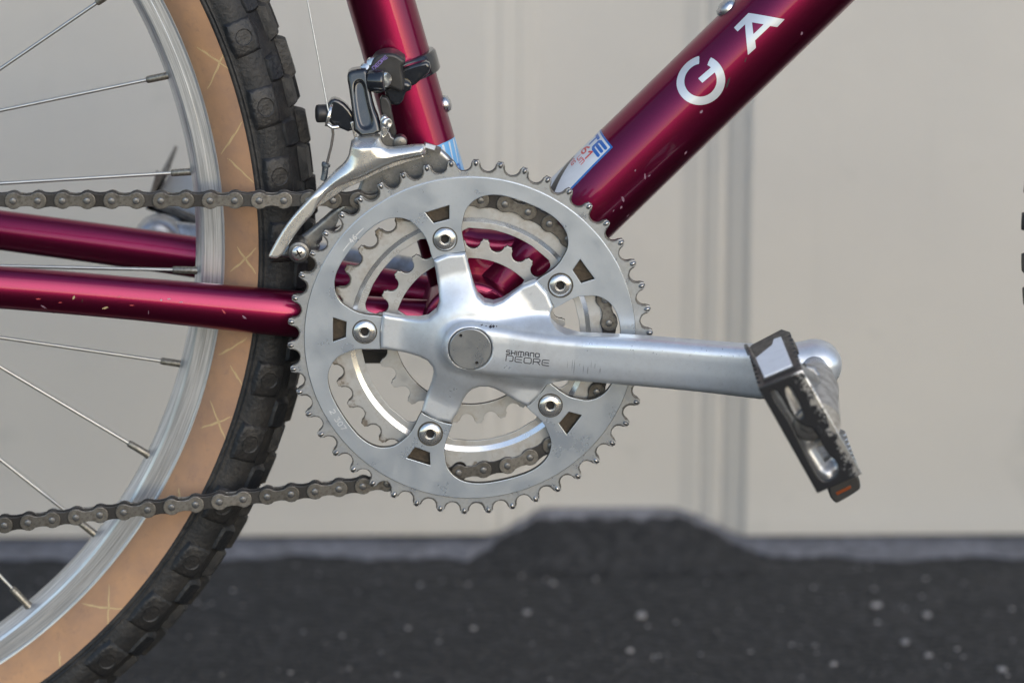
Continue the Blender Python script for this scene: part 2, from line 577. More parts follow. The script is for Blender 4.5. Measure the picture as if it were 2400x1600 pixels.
def plate_mesh(polys, y_front, thick, bevel=0.25, res=2):
    """flat plate with holes in the x-z plane (front face towards -y), made from a filled 2-D curve"""
    cu = bpy.data.curves.new('plate_curve', 'CURVE')
    cu.dimensions = '2D'
    cu.fill_mode = 'BOTH'
    cu.extrude = max(0.001, thick / 2 - bevel)
    cu.bevel_depth = bevel
    cu.bevel_resolution = res
    cu.offset = -bevel
    for p in polys:
        s = cu.splines.new('POLY')
        s.points.add(len(p) - 1)
        for i, (x, z) in enumerate(p):
            s.points[i].co = (x, z, 0, 1)
        s.use_cyclic_u = True
    ob = bpy.data.objects.new('plate_tmp', cu)
    me = bpy.data.meshes.new_from_object(ob)
    yc = y_front + thick / 2
    V = [(v.co.x, yc - v.co.z, v.co.y) for v in me.vertices]
    F = [tuple(p.vertices) for p in me.polygons]
    bpy.data.objects.remove(ob)
    bpy.data.curves.remove(cu)
    bpy.data.meshes.remove(me)
    return V, F

def box(c, u, v, w_, su, sv, sw):
    c, u, v, w_ = Vector(c), Vector(u).normalized(), Vector(v).normalized(), Vector(w_).normalized()
    V = []
    for a in (-.5, .5):
        for b in (-.5, .5):
            for d in (-.5, .5):
                V.append(tuple(c + u * su * a + v * sv * b + w_ * sw * d))
    F = [(0, 1, 3, 2), (4, 6, 7, 5), (0, 4, 5, 1), (2, 3, 7, 6), (0, 2, 6, 4), (1, 5, 7, 3)]
    return V, F

def circle(cx, cz, r, n=24, a0=0.0):
    return [(cx + r * math.cos(a0 + 2 * math.pi * k / n), cz + r * math.sin(a0 + 2 * math.pi * k / n)) for k in range(n)]

def smooth_poly(pts, it=2, closed=True):
    p = np.array(pts, float)
    for _ in range(it):                       # Chaikin corner cutting
        q = np.roll(p, -1, 0)
        if closed:
            p = np.stack([p * .75 + q * .25, p * .25 + q * .75], 1).reshape(-1, 2)
        else:
            q = p[1:]
            r = np.stack([p[:-1] * .75 + q * .25, p[:-1] * .25 + q * .75], 1).reshape(-1, 2)
            p = np.vstack([p[:1], r, p[-1:]])
    return [tuple(a) for a in p]

# ---- signed distance (inside positive) and relief meshes
def sd_poly(poly):
    P = np.array(poly, float)
    Q = np.roll(P, -1, 0)
    def f(x, z):
        d = np.full(x.shape, 1e9)
        ins = np.zeros(x.shape, bool)
        for (ax, az), (bx, bz) in zip(P, Q):
            ex, ez = bx - ax, bz - az
            L = ex * ex + ez * ez
            if L < 1e-12:
                continue
            t = np.clip(((x - ax) * ex + (z - az) * ez) / L, 0, 1)
            d = np.minimum(d, np.hypot(x - ax - t * ex, z - az - t * ez))
            c = ((az > z) != (bz > z))
            with np.errstate(divide='ignore', invalid='ignore'):
                xi = ax + (z - az) * ex / (ez if ez else 1e-12)
            ins ^= c & (x < xi)
        return np.where(ins, d, -d)
    return f

def sd_circle(cx, cz, r):
    return lambda x, z: r - np.hypot(x - cx, z - cz)

def sd_strokes(lines, hw):
    segs = [(a, b) for l in lines for a, b in zip(l[:-1], l[1:])]
    def f(x, z):
        d = np.full(x.shape, 1e9)
        for (ax, az), (bx, bz) in segs:
            ex, ez = bx - ax, bz - az
            t = np.clip(((x - ax) * ex + (z - az) * ez) / (ex * ex + ez * ez + 1e-12), 0, 1)
            d = np.minimum(d, np.hypot(x - ax - t * ex, z - az - t * ez))
        return hw - d
    return f

def smax(a, b, k):
    h = np.clip(0.5 + 0.5 * (a - b) / k, 0, 1)
    return b * (1 - h) + a * h + k * h * (1 - h)

def edge(d, R):
    t = np.clip(R - np.clip(d, 0, None), 0, R)
    return R - np.sqrt(np.maximum(R * R - t * t, 0))

def sstep(a, b, x):
    t = np.clip((x - a) / (b - a), 0, 1)
    return t * t * (3 - 2 * t)

def relief(sdf, bbox, step, front, back=None):
    """solid whose outline is sdf = 0; front(x,z) and back(x,z) give y. Marching squares."""
    x0, z0, x1, z1 = bbox
    nx, nz = int((x1 - x0) / step) + 2, int((z1 - z0) / step) + 2
    xs, zs = x0 + np.arange(nx) * step, z0 + np.arange(nz) * step
    X, Z = np.meshgrid(xs, zs, indexing='ij')
    D = sdf(X, Z)
    ids, pts, F, B = {}, [], [], []
    def corner(i, j):
        k = (i, j)
        if k not in ids:
            ids[k] = len(pts)
            pts.append((xs[i], zs[j]))
        return ids[k]
    def cut(i, j, i2, j2):
        k = (i, j, i2, j2) if (i, j) < (i2, j2) else (i2, j2, i, j)
        if k not in ids:
            a, b = D[i, j], D[i2, j2]
            t = a / (a - b)
            t = min(max(t, 0.02), 0.98)
            ids[k] = len(pts)
            pts.append((xs[i] + (xs[i2] - xs[i]) * t, zs[j] + (zs[j2] - zs[j]) * t))
        return ids[k]
    In = D > 0
    any_in = In[:-1, :-1] | In[1:, :-1] | In[1:, 1:] | In[:-1, 1:]
    for i, j in zip(*np.nonzero(any_in)):
        cs = [(i, j), (i + 1, j), (i + 1, j + 1), (i, j + 1)]
        ins = [bool(In[c]) for c in cs]
        if all(ins):
            F.append(tuple(corner(*c) for c in cs))
            continue
        poly, crossing = [], []
        for k in range(4):
            a, b = cs[k], cs[(k + 1) % 4]
            if ins[k]:
                poly.append(corner(*a))
            if ins[k] != ins[(k + 1) % 4]:
                c = cut(*a, *b)
                poly.append(c)
                crossing.append((c, ins[k]))
        if len(poly) >= 3:
            F.append(tuple(poly))
            if len(crossing) == 2:
                e = [c for c, leaving in crossing if leaving] + [c for c, leaving in crossing if not leaving]
                if len(e) == 2:
                    B.append((e[0], e[1]))
    P = np.array(pts)
    if not len(P):
        return [], []
    yf = front(P[:, 0], P[:, 1])
    V = [(p[0], y, p[1]) for p, y in zip(P, yf)]
    Fo = list(F)
    if back is not None:
        yb = back(P[:, 0], P[:, 1])
        n = len(V)
        V += [(p[0], y, p[1]) for p, y in zip(P, yb)]
        Fo += [tuple(i + n for i in f[::-1]) for f in F]
        m = {}
        def wv(i, lo):
            k = (i, lo)
            if k not in m:
                m[k] = len(V)
                V.append((P[i, 0], yb[i] if lo else yf[i], P[i, 1]))
            return m[k]
        for a, b in B:
            Fo.append((wv(a, 0), wv(b, 0), wv(b, 1), wv(a, 1)))
    return V, Fo

def raw_obj(name, vf, mat, parent, label=None, smooth=40, flip=False):
    V, F = vf
    me = bpy.data.meshes.new(name)
    me.from_pydata([W(p) for p in V], [], F)
    if flip:
        me.flip_normals()
    return finish(me, name, mat, parent, label, smooth)

# ---- stroke lettering
GL = {
 'S': [[(.6, 1), (.12, 1), (0, .88), (0, .62), (.12, .52), (.5, .5), (.62, .38), (.62, .12), (.5, 0), (0, 0)]],
 'H': [[(0, 0), (0, 1)], [(.62, 0), (.62, 1)], [(0, .42), (.62, .42)]],
 'I': [[(0, 0), (0, 1)]],
 'M': [[(0, 0), (0, .88), (.1, 1), (.78, 1), (.9, .88), (.9, 0)], [(.45, 1), (.45, -.1)]],
 'A': [[(0, 0), (0, .85), (.12, 1), (.5, 1), (.62, .85), (.62, 0)], [(0, .42), (.62, .42)]],
 'N': [[(0, 0), (0, .88), (.1, 1), (.5, 1), (.62, .88), (.62, 0)]],
 'O': [[(.12, 0), (0, .15), (0, .85), (.12, 1), (.55, 1), (.68, .85), (.68, .15), (.55, 0), (.12, 0)]],
 'D': [[(0, 0), (0, 1)], [(0, 1), (.75, 1), (.9, .85), (.9, .15), (.75, 0), (.5, 0)]],
 'E': [[(.9, 1), (.15, 1), (0, .85), (0, .15), (.15, 0), (.9, 0)], [(.2, .5), (.85, .5)]],
 'o': [[(.14, 0), (0, .15), (0, .85), (.14, 1), (.8, 1), (.94, .85), (.94, .15), (.8, 0), (.14, 0)]],
 'R': [[(0, 0), (0, 1), (.72, 1), (.86, .88), (.86, .6), (.72, .46), (.1, .46)], [(.5, .46), (.88, 0)]],
 'T': [[(0, 1), (.7, 1)], [(.35, 1), (.35, 0)]],
 'F': [[(.6, 1), (0, 1), (0, 0)], [(0, .5), (.5, .5)]],
 'B': [[(.6, 1), (0, 1), (0, 0), (.6, 0)], [(0, .5), (.55, .5)]],
 'U': [[(0, 1), (0, .15), (.12, 0), (.5, 0), (.62, .15), (.62, 1)]],
 'G': [[(.6, .9), (.45, 1), (.15, 1), (0, .8), (0, .2), (.15, 0), (.6, 0), (.6, .45), (.35, .45)]],
 'C': [[(.6, 1), (.15, 1), (0, .85), (0, .15), (.15, 0), (.6, 0)]],
 'W': [[(0, 1), (.2, 0), (.4, .7), (.6, 0), (.8, 1)]],
 '1': [[(0, .7), (.25, 1), (.25, 0)]],
 '2': [[(0, .85), (.15, 1), (.5, 1), (.6, .85), (.6, .6), (0, 0), (.62, 0)]],
 '3': [[(0, 1), (.6, 1), (.3, .6), (.6, .45), (.6, .1), (.45, 0), (0, 0)]],
 '4': [[(.45, 0), (.45, 1), (0, .35), (.65, .35)]],
 '6': [[(.55, 1), (.15, .7), (0, .4), (.05, .1), (.2, 0), (.45, 0), (.6, .15), (.6, .4), (.45, .52), (.15, .5), (0, .3)]],
 '0': [[(.15, 0), (0, .2), (0, .8), (.15, 1), (.4, 1), (.55, .8), (.55, .2), (.4, 0), (.15, 0)]],
 '7': [[(0, 1), (.6, 1), (.2, 0)]],
 '8': [[(.3, .52), (.05, .65), (.05, .9), (.2, 1), (.4, 1), (.55, .9), (.55, .65), (.3, .52), (0, .35), (0, .12), (.15, 0), (.45, 0), (.6, .12), (.6, .35), (.3, .52)]],
 '-': [[(0, .5), (.6, .5)]],
 '_': [[(0, .5), (2.0, .5)]],
}
def text_lines(txt, h, gap=0.28, width=None):
    out, x = [], 0.0
    for ch in txt:
        if ch == ' ':
            x += .6
            continue
        g = GL[ch]
        out += [[(px + x, pz) for px, pz in l] for l in g]
        x += max(p[0] for l in g for p in l) + gap
    W_ = x - gap
    sx = (width / W_) if width else h
    return [[(px * sx, pz * h) for px, pz in l] for l in out], W_ * sx

# ==================================================================== THE SETTING
def tag(o, label=None, cat=None, group=None, kind=None):
    if label: o['label'] = label
    if cat: o['category'] = cat
    if group: o['group'] = group
    if kind: o['kind'] = kind
    return o

def sheet(name, verts, faces, mat):
    me = bpy.data.meshes.new(name)
    me.from_pydata(verts, [], faces)
    me.materials.append(mat)
    o = bpy.data.objects.new(name, me)
    COL.objects.link(o)
    return o

g = sheet('ground', [(-120, -120, 0), (120, -120, 0), (120, 120, 0), (-120, 120, 0)], [(0, 1, 2, 3)], M['asphalt'])
g['kind'] = 'structure'

# wall outline seen from above: broad flats with one trapezoid recess per bay
PITCH = 0.70
# fold lines of one bay: ribbed left slope, recess floor, ribbed right slope
bay = [(0.012, 0.520), (0.0195, 0.5245), (0.0225, 0.5235), (0.033, 0.5310), (0.0355, 0.5300), (0.046, 0.540),
       (0.1445, 0.540), (0.1565, 0.5358), (0.1590, 0.5368), (0.1610, 0.5345), (0.1705, 0.5308), (0.1735, 0.5322), (0.1765, 0.5288), (0.1865, 0.5240), (0.1890, 0.5205), (0.1905, 0.520)]
prof = []
for k in range(-6, 7):
    prof += [(x + k * PITCH, y) for x, y in bay]
def rounded(pts, r=0.0009, n=3):
    out = [pts[0]]
    for a, b, c in zip(pts[:-2], pts[1:-1], pts[2:]):
        a, b, c = Vector(a), Vector(b), Vector(c)
        u, v = (a - b).normalized(), (c - b).normalized()
        for i in range(n + 1):
            t = i / n
            out.append(tuple((b + u * r) * (1 - t) ** 2 + b * 2 * t * (1 - t) + (b + v * r) * t * t))
    out.append(pts[-1])
    return out
prof = [(-4.6, 0.520)] + prof + [(4.7, 0.520)]
rp = rounded(prof)
# stepped joint beside the right-hand fold of the recess
H_W, Z0 = 2.5, 0.006
zs = [Z0, Z0 + 0.012, 0.3, 0.6, 1.0, 1.6, H_W]
V, F = [], []
for (x, y) in rp:
    for q, z in enumerate(zs):
        V.append((x, y + (0.003 if q == 0 else 0.0), z + (0.0012 * math.sin(x * 37) + 0.0008 * math.sin(x * 91) if q == 0 else 0)))
nz = len(zs)
for i in range(len(rp) - 1):
    for j in range(nz - 1):
        F.append((i * nz + j, (i + 1) * nz + j, (i + 1) * nz + j + 1, i * nz + j + 1))
n0 = len(V)
for (x, y) in rp:
    V.append((x, 0.72, H_W)); V.append((x, 0.72, Z0))
for i in range(len(rp) - 1):
    a, b = n0 + 2 * i, n0 + 2 * (i + 1)
    F.append((i * nz + nz - 1, (i + 1) * nz + nz - 1, b, a))
    F.append((a, b, b + 1, a + 1))
    F.append((i * nz, a + 1, b + 1, (i + 1) * nz))
wo = sheet('corrugated_wall', V, F, M['wall'])
wo.data.shade_smooth()
wo.data.set_sharp_from_angle(angle=R_(30))
tag(wo, 'pale grey painted steel wall with one vertical recessed fold, standing behind the bicycle', 'wall')
# pale grit gathered along the foot of the wall
def offs(pts, d):
    out = []
    for i, p in enumerate(pts):
        a = Vector(pts[max(i - 1, 0)]); b = Vector(pts[min(i + 1, len(pts) - 1)])
        t = (b - a).normalized()
        out.append(Vector(p) + Vector((t.y, -t.x)) * d(p[0]))
    return out
dense = []
for a, b in zip(rp[:-1], rp[1:]):
    n = max(1, int((Vector(b) - Vector(a)).length / 0.006))
    for i in range(n):
        dense.append((a[0] + (b[0] - a[0]) * i / n, a[1] + (b[1] - a[1]) * i / n))
dense.append(rp[-1])
jit = lambda x: 0.031 + 0.005 * math.sin(x * 23 + 1) + 0.004 * math.sin(x * 71) + 0.0025 * math.sin(x * 190 + 2) + random.uniform(-.0012, .0012)
def strip_w(x):
    x = ((x + PITCH / 2) % PITCH) - PITCH / 2
    if x < 0: return jit(x)
    ins = float(sstep(-0.004, 0.022, x) * sstep(0.215, 0.185, x))
    flat = float(sstep(0.045, 0.060, x) * sstep(0.150, 0.130, x))
    left = float(sstep(0.050, 0.020, x))
    return jit(x) * (1 - ins * (0.62 - 0.12 * flat + 0.36 * left))
o1 = offs(dense, strip_w)
V, F = [], []
for p, q in zip(dense, o1):
    hb = float(sstep(0.006, 0.056, p[0]) * sstep(0.198, 0.138, p[0])) * 0.0175
    V += [(p[0], p[1] + 0.01, hb + 0.004), (p[0] * .5 + q.x * .5, p[1] * .5 + q.y * .5, hb * .97 + 0.0045), (q.x, q.y, hb * .8 + 0.0010)]
for i in range(len(dense) - 1):
    for j in range(2):
        F.append((3 * i + j, 3 * i + j + 1, 3 * i + 4 + j, 3 * i + 3 + j))
gs = sheet('grit_strip', V, F, M['grit'])
gs['kind'] = 'structure'
# asphalt banked up a little inside the recess
V, F = [], []
xs_ = np.linspace(0.006, 0.197, 90)
for x in xs_:
    hh = float(sstep(0.006, 0.056, x) * sstep(0.198, 0.138, x)) * 0.0175
    yb = float(np.interp(x, [0.016, 0.0465, 0.1465, 0.187], [0.528, 0.548, 0.548, 0.528]))
    for q, (t, kk) in enumerate(((0, 1.0), (.25, .95), (.5, .72), (.75, .35), (1, 0))):
        V.append((x, yb + (0.455 - yb) * t, 0.0008 + hh * kk + kk * (0.0007 * math.sin(x * 300 + q) + random.uniform(-.0011, .0011))))
for i in range(len(xs_) - 1):
    for j in range(4):
        F.append((5 * i + j, 5 * i + j + 1, 5 * i + 6 + j, 5 * i + 5 + j))
ap = sheet('asphalt_bank', V, F, M['asphalt'])
ap.data.shade_smooth()
ap['kind'] = 'structure'

# stones
def stone_mesh(seed, r=1.0):
    bm = bmesh.new()
    bmesh.ops.create_icosphere(bm, subdivisions=1, radius=r)
    rr = random.Random(seed)
    for v in bm.verts:
        v.co *= rr.uniform(0.75, 1.15)
        v.co.z *= 0.6
    me = bpy.data.meshes.new('pebble')
    bm.to_mesh(me)
    bm.free()
    me.materials.append(M['stone'])
    return me
SM = [stone_mesh(i) for i in range(4)]
big = [(94, 510, 4.0, 'white pebble on the asphalt close below the recess in the wall'),
       (111, 365, 5.6, 'largest white pebble, lying on the asphalt at the bottom middle'),
       (38, 374, 3.6, 'pale pebble on the asphalt left of the largest white pebble'),
       (101, 298, 3.6, 'cream pebble on the asphalt nearest the bottom edge, below the largest white pebble'),
       (296, 366, 4.4, 'white pebble on the asphalt at the right, beyond the pedal'),
       (265, 386, 4.2, 'flat pale pebble on the asphalt just left of the right-hand white pebble'),
       (276, 312, 4.2, 'long grey pebble on the asphalt in the lower right corner area'),
       (330, 260, 4.0, 'pale pebble on the asphalt at the far bottom right corner')]
for i, (x, y, r, lab) in enumerate(big):
    o = bpy.data.objects.new('pebble', SM[i % 4])
    COL.objects.link(o)
    s = r * 0.00068
    o.scale = (s * (1.5 if i in (5, 6) else 1.15), s, s * 1.1)
    o.rotation_euler = (0, 0, i * 1.3)
    o.location = (x * 0.001, y * 0.001, s * 0.5)
    tag(o, lab, 'pebble', 'pale pebbles scattered on the asphalt')
# small grit grains nobody could count
gb = bmesh.new()
spots = [(288, 289), (3, 344), (-19, 319), (159, 465), (268, 423), (56, 436), (353, 380), (204, 311), (227, 273), (-39, 345), (-32, 434), (119, 290)]
grains = [(x, y, random.uniform(1.1, 1.9)) for x, y in spots]
for _ in range(70):
    grains.append((random.uniform(-420, 520), random.uniform(200, 480), random.uniform(.8, 1.3)))
for _ in range(420):
    grains.append((random.uniform(-520, 620), random.uniform(120, 500), random.choice([.4, .4, .5, .5, .6, .7, .9])))
for x, y, r in grains:
    res = bmesh.ops.create_icosphere(gb, subdivisions=1, radius=r * 0.001, matrix=Matrix.Translation((x * .001, y * .001, r * .0004)) @ Matrix.Diagonal((random.uniform(.8, 1.5), 1, .7, 1)))
me = bpy.data.meshes.new('loose_grit')
gb.to_mesh(me)
gb.free()
me.materials.append(M['stone'])
lg = bpy.data.objects.new('loose_grit', me)
COL.objects.link(lg)
tag(lg, 'fine pale grit scattered over the dark asphalt', 'grit', kind='stuff')

# ==================================================================== THE BICYCLE
bike = bpy.data.objects.new('bicycle', None)
COL.objects.link(bike)
bike.location = (0, 0, 0)
tag(bike, 'magenta mountain bicycle with silver triple crankset, knobbly tan-sided tyre and grimy chain', 'bicycle')

# ---------------------------------------------------------------- frame
sx = -0.2815
ST = Vector((sx, 0, 1)).normalized()          # seat tube direction
DT = Vector((1, 0, 1)).normalized()           # down tube direction
ST0, DT0 = Vector((1.2, 0, 0)), Vector((.7, 0, -.3))
seat_tube = from_vf('seat_tube', tube([ST0 + ST * s for s in (14, 60, 120, 240, 430)], 17.4, 64), M['paint'], bike, smooth=60)
down_tube = from_vf('down_tube', tube([DT0 + DT * s for s in (14, 100, 200, 320, 600)], 22.2, 72), M['paint'], bike, smooth=60)
shell = from_vf('bottom_bracket_shell', join(cyl((0, -36, 0), (0, 36, 0), 26, 64, 2.5)), M['paint'], bike, smooth=50)
gus = sd_poly([(-12, 10), (-20, 40), (-22, 58), (-8, 52), (4, 49), (18, 48), (36, 52), (52, 60), (40, 30), (12, 8)])
v, f = relief(gus, (-24, 6, 54, 62), 1.0, lambda x, z: -(17.0 - edge(gus(x, z), 9)), lambda x, z: (17.0 - edge(gus(x, z), 9)))
from_vf('tube_gusset', (v, f), M['paint'], shell, smooth=70)
# forged-looking cup with castellated rim, between shell and small ring
cast = []
for k in range(64):
    a = 2 * math.pi * k / 64
    cast.append(((24.6 if (k // 3) % 2 else 22.4) * math.cos(a), (24.6 if (k // 3) % 2 else 22.4) * math.sin(a)))
from_vf('bearing_cup', join(plate_mesh([cast], -37.6, 3.4, .4), cyl((0, -37.5, 0), (0, -40, 0), 19.5, 48, .9)), M['paint'], shell)
from_vf('axle', cyl((0, -58, 0), (0, 60, 0), 8.0, 32), M['darksteel'], shell)

def stay(name, pts, radii, sq=0.82):
    n = 36
    P = np.array(pts, float)
    t = np.linspace(0, len(P) - 1, n)
    # Catmull-Rom through the points
    out, rr = [], []
    for u in t:
        i = min(int(u), len(P) - 2)
        f = u - i
        p0, p1, p2, p3 = P[max(i - 1, 0)], P[i], P[i + 1], P[min(i + 2, len(P) - 1)]
        out.append(tuple(0.5 * ((2 * p1) + (-p0 + p2) * f + (2 * p0 - 5 * p1 + 4 * p2 - p3) * f * f + (-p0 + 3 * p1 - 3 * p2 + p3) * f ** 3)))
        rr.append(radii[i] * (1 - f) + radii[i + 1] * f)
    return from_vf(name, tube(out, rr, 40, squash=((0, 1, 0), sq)), M['paint'], bike, smooth=60)
near_stay = stay('chainstay', [(-400, -60, 44), (-310, -54, 32.5), (-245, -48, 26.8), (-174, -42, 19.0), (-110, -36, 11.0), (-80, -31, 7.0), (-45, -24, 3.0), (-12, -20, 0)],
                 [9, 10.5, 11.2, 11.4, 12.4, 12.6, 12, 12], .78)
near_stay['label'] = 'near chainstay with chipped paint'
far_stay = stay('chainstay', [(-400, 60, 50), (-310, 54, 41), (-253, 46, 35.5), (-149, 38, 22.5), (-80, 30, 12), (-12, 20, 2)], [9, 10.5, 11, 11.3, 12, 12], .78)
far_stay['label'] = 'far chainstay seen through the wheel'
from_vf('chainstay_bridge', cyl((-62, -30, 6), (-62, 32, 6), 7, 24), M['paint'], bike)
from_vf('cable_guide', join(box((-72, -14, -19.5), (1, 0, 0), (0, 1, 0), (0, 0, 1), 58, 5, 6.5)), M['satin'], bike)

SX = [-310, -245, -174, -110, -80]
def stay_front(x, z):
    cy = np.interp(x, SX, [-54, -48, -42, -36, -31])
    cz = np.interp(x, SX, [32.5, 26.8, 19.0, 11.0, 7.0])
    rr = np.interp(x, SX, [10.5, 11.2, 11.4, 12.4, 12.6])
    return cy - rr * .78 * np.sqrt(np.clip(1 - ((z - cz) / rr) ** 2, 0, 1))
# paint chips and scratches on the near chainstay, seat tube, down tube
def on_tube(axis0, axis, R):
    v = Vector((-axis.z, 0, axis.x))
    if v.z < 0: v = -v
    def f(s, y, wv):
        th = wv / R
        r = R - y
        p = axis0 + axis * s + Vector((0, -1, 0)) * (r * math.cos(th)) + v * (r * math.sin(th))
        return tuple(p)
    return f
dtm, stm = on_tube(DT0, DT, 22.2), on_tube(ST0, ST, 17.4)
def decal(name, sdf, bbox, step, mapper, mat, parent, lift=0.12, label=None):
    v, f = relief(sdf, bbox, step, lambda x, z: np.full(x.shape, -lift))
    return raw_obj(name, mapped((v, f), lambda a, y, b: mapper(a, y, b)), mat, parent, label, smooth=60)

blotch = lambda x, z, s, r, asp, rot: (lambda X, Z: r - np.hypot(((X - x) * math.cos(rot) + (Z - z) * math.sin(rot)) / asp, -(X - x) * math.sin(rot) + (Z - z) * math.cos(rot)) + 0.35 * r * np.sin(X * 5.1 + s) * np.sin(Z * 6.3 + s))
def union(*fs):
    return lambda x, z: np.maximum.reduce([f(x, z) for f in fs])
def subtract(a, b):
    return lambda x, z: np.minimum(a(x, z), -b(x, z))
for i, (x, z, r, a, ro) in enumerate([(165.6, -4.2, .62, 1.6, 0), (144.2, -16.5, .65, 1.6, .3), (120.7, -8.3, .40, 4.5, .9), (122.5, -10, .42, 1.6, 0), (103.9, -9.0, .62, 2.6, 1.2),
        (100, -12, .55, 1.5, .5), (98.6, -21.5, .55, 1.5, 0), (119.4, -2.0, .32, 1.5, 0), (231.1, -12.7, .6, 1.6, .8), (96.0, -10, .35, 2.0, .3)]):
    decal('paint_chip', blotch(x, z, i, r, a, ro), (x - 5, z - 5, x + 5, z + 5), .22, dtm, M['scratch'], down_tube, .05)
for i, (x, z, r, a, ro) in enumerate([(186, -3.0, .5, 6, .5), (200.8, -0.8, .25, 6, .5)]):
    decal('scuff_mark', blotch(x, z, i, r, a, ro), (x - 6, z - 5, x + 6, z + 5), .2, dtm, M['stkblack'], down_tube, .05)

for i, (px, py, rr, asp, rot, mk) in enumerate([(560, 880, .55, 1.8, 1.2, 'chipgold'), (785, 962, .6, 2.6, .3, 'chipgold'), (1130, 806, .5, 1.1, 0, 'scratch'), (1650, 1005, .4, 3.5, -.9, 'chipred'),
        (335, 948, .45, 3.5, -.7, 'scratch'), (400, 1010, .35, 2.0, -.6, 'scratch'), (1195, 912, .4, 1.2, 0, 'stone'), (1250, 906, .25, 3.5, 0, 'stone'), (2080, 1000, .75, 1.2, 0, 'gunk_shade'), (2110, 950, .8, 1.1, 0, 'gunk_shade'),
        (2066, 1060, .5, 2.8, 1.5, 'gunk_shade'), (2040, 1100, .55, 1.5, .5, 'chipgold'), (2076, 1120, .6, 1.3, .4, 'white'), (980, 945, .3, 4, -.1, 'chipred'), (1100, 1000, .14, 9, 1.5, 'scratch'), (620, 905, .14, 8, 1.4, 'gunk_shade'), (890, 880, .12, 10, .8, 'gunk_shade'),
        (1945, 962, .35, 2, 1.0, 'chipgold'), (1800, 1050, .5, 2.5, -.8, 'scratch'), (1340, 930, .3, 3, 0, 'scratch'), (300, 885, .4, 3, .1, 'chipred'), (460, 915, .3, 3, .1, 'chipred')]):
    x = -244.9 + px / 3.136 * .2216
    z = 35.8 - (py / 3.136 + 400 - 623) * .2296
    v, f = relief(blotch(x, z, i, rr, asp, rot), (x - 4, z - 4, x + 4, z + 4), .16, lambda X, Z: stay_front(X, Z) - .22)
    if f:
        raw_obj('paint_chip', (v, f), M[mk], near_stay, smooth=60)

# G A lettering
def ring_open(cx, cz, ro, ri, a0, a1):
    def f(x, z):
        r = np.hypot(x - cx, z - cz)
        d = np.minimum(ro - r, r - ri)
        a = np.degrees(np.arctan2(z - cz, x - cx)) % 360
        m = (a > a0) & (a < a1)
        return np.where(m, -1.0, d)
    return f
G_sdf = union(ring_open(176.8, 8.2, 13.0, 8.6, 22, 52), sd_poly([(176.6, 9.6), (176.6, 6.4), (188.5, 5.6), (188.7, 8.8)]))
decal('letter_g', G_sdf, (162, -6, 191, 23), .3, dtm, M['silverprint'], down_tube, .15, 'silver letter G')
A_sdf = subtract(sd_poly([(218.8, 16.2), (230.2, 0.2), (224.6, 0.0), (222.4, 3.0), (211.6, 3.1), (209.2, 0.0), (203.6, 0.2), (213.6, 12.9), (208.2, 12.9), (208.1, 16.0)]),
                 sd_poly([(216.9, 11.0), (220.6, 5.9), (213.2, 6.0)]))
decal('letter_a', A_sdf, (202, -2, 232, 18), .3, dtm, M['silverprint'], down_tube, .15, 'silver letter A')

# sticker at the foot of the down tube
stk = sd_poly([(119.4, 60), (119.3, 15.4), (104, 15.2), (88, 14.6), (70, 14.0), (58, 30), (58, 60)])
sticker = decal('sticker', stk, (56, 12, 121, 60), .5, dtm, M['white'], down_tube, .06, 'white and blue tube sticker')
decal('sticker_border', lambda x, z: np.minimum(stk(x, z), 1.1 - stk(x, z)), (56, 12, 121, 60), .3, dtm, M['blue'], sticker, .10)
decal('black_sweep', sd_poly(smooth_poly([(101, 35), (96, 31.5), (88, 26.5), (78, 19.5), (72, 16), (70, 19), (78, 25), (88, 31.5), (96, 37)], 1)), (68, 14, 103, 40), .4, dtm, M['stkblack'], sticker, .10)
def rot_text(txt, h, width, org, ang, hw, name, mat, parent, mapper, step=.16, lift=.12, gap=.28):
    L, wd = text_lines(txt, h, gap, width)
    c, s = math.cos(ang), math.sin(ang)
    L = [[(org[0] + x * c - z * s, org[1] + x * s + z * c) for x, z in l] for l in L]
    P = np.array([p for l in L for p in l])
    bb = (P[:, 0].min() - 1, P[:, 1].min() - 1, P[:, 0].max() + 1, P[:, 1].max() + 1)
    return decal(name, sd_strokes(L, hw), bb, step, mapper, mat, parent, lift)
# text runs around the tube, tops of the letters pointing up the tube
rot_text('TE', 5.4, 15.5, (110.6, 33.6), -math.pi / 2, .95, 'printed_word', M['blue'], sticker, dtm, .2)
rot_text('61', 4.8, 9.4, (104.4, 32.4), -math.pi / 2, .55, 'printed_number', M['red'], sticker, dtm, .2)
rot_text('UM', 2.6, 7.0, (100.4, 29.0), -math.pi / 2, .28, 'printed_word', M['red'], sticker, dtm, .16)
rot_text('NG', 2.6, 5.0, (96.2, 32.0), -math.pi / 2, .28, 'printed_word', M['red'], sticker, dtm, .16)
# seat tube decal
seatdec = decal('sticker', sd_poly([(95.9, -30), (96.2, 12), (95.8, 22), (95.2, 40), (68, 40), (68, -30)]), (66, -32, 98, 42), .7, stm, M['skyblue'], seat_tube, .06, 'sky blue sticker with white rays')
rays = []
for k in range(13):
    a = -24 + k * 5.0
    rays.append(sd_poly([(95.4, a), (95.4, a + 1.5), (80, 3 + a * .75 + .3), (80, 3 + a * .75)]))
decal('white_rays', union(*rays), (78, -28, 97, 42), .35, stm, M['white'], seatdec, .10)
rot_text('B', 5, 4, (77.0, 20), -math.pi / 2, .6, 'printed_letter', M['blue'], seatdec, stm, .25)

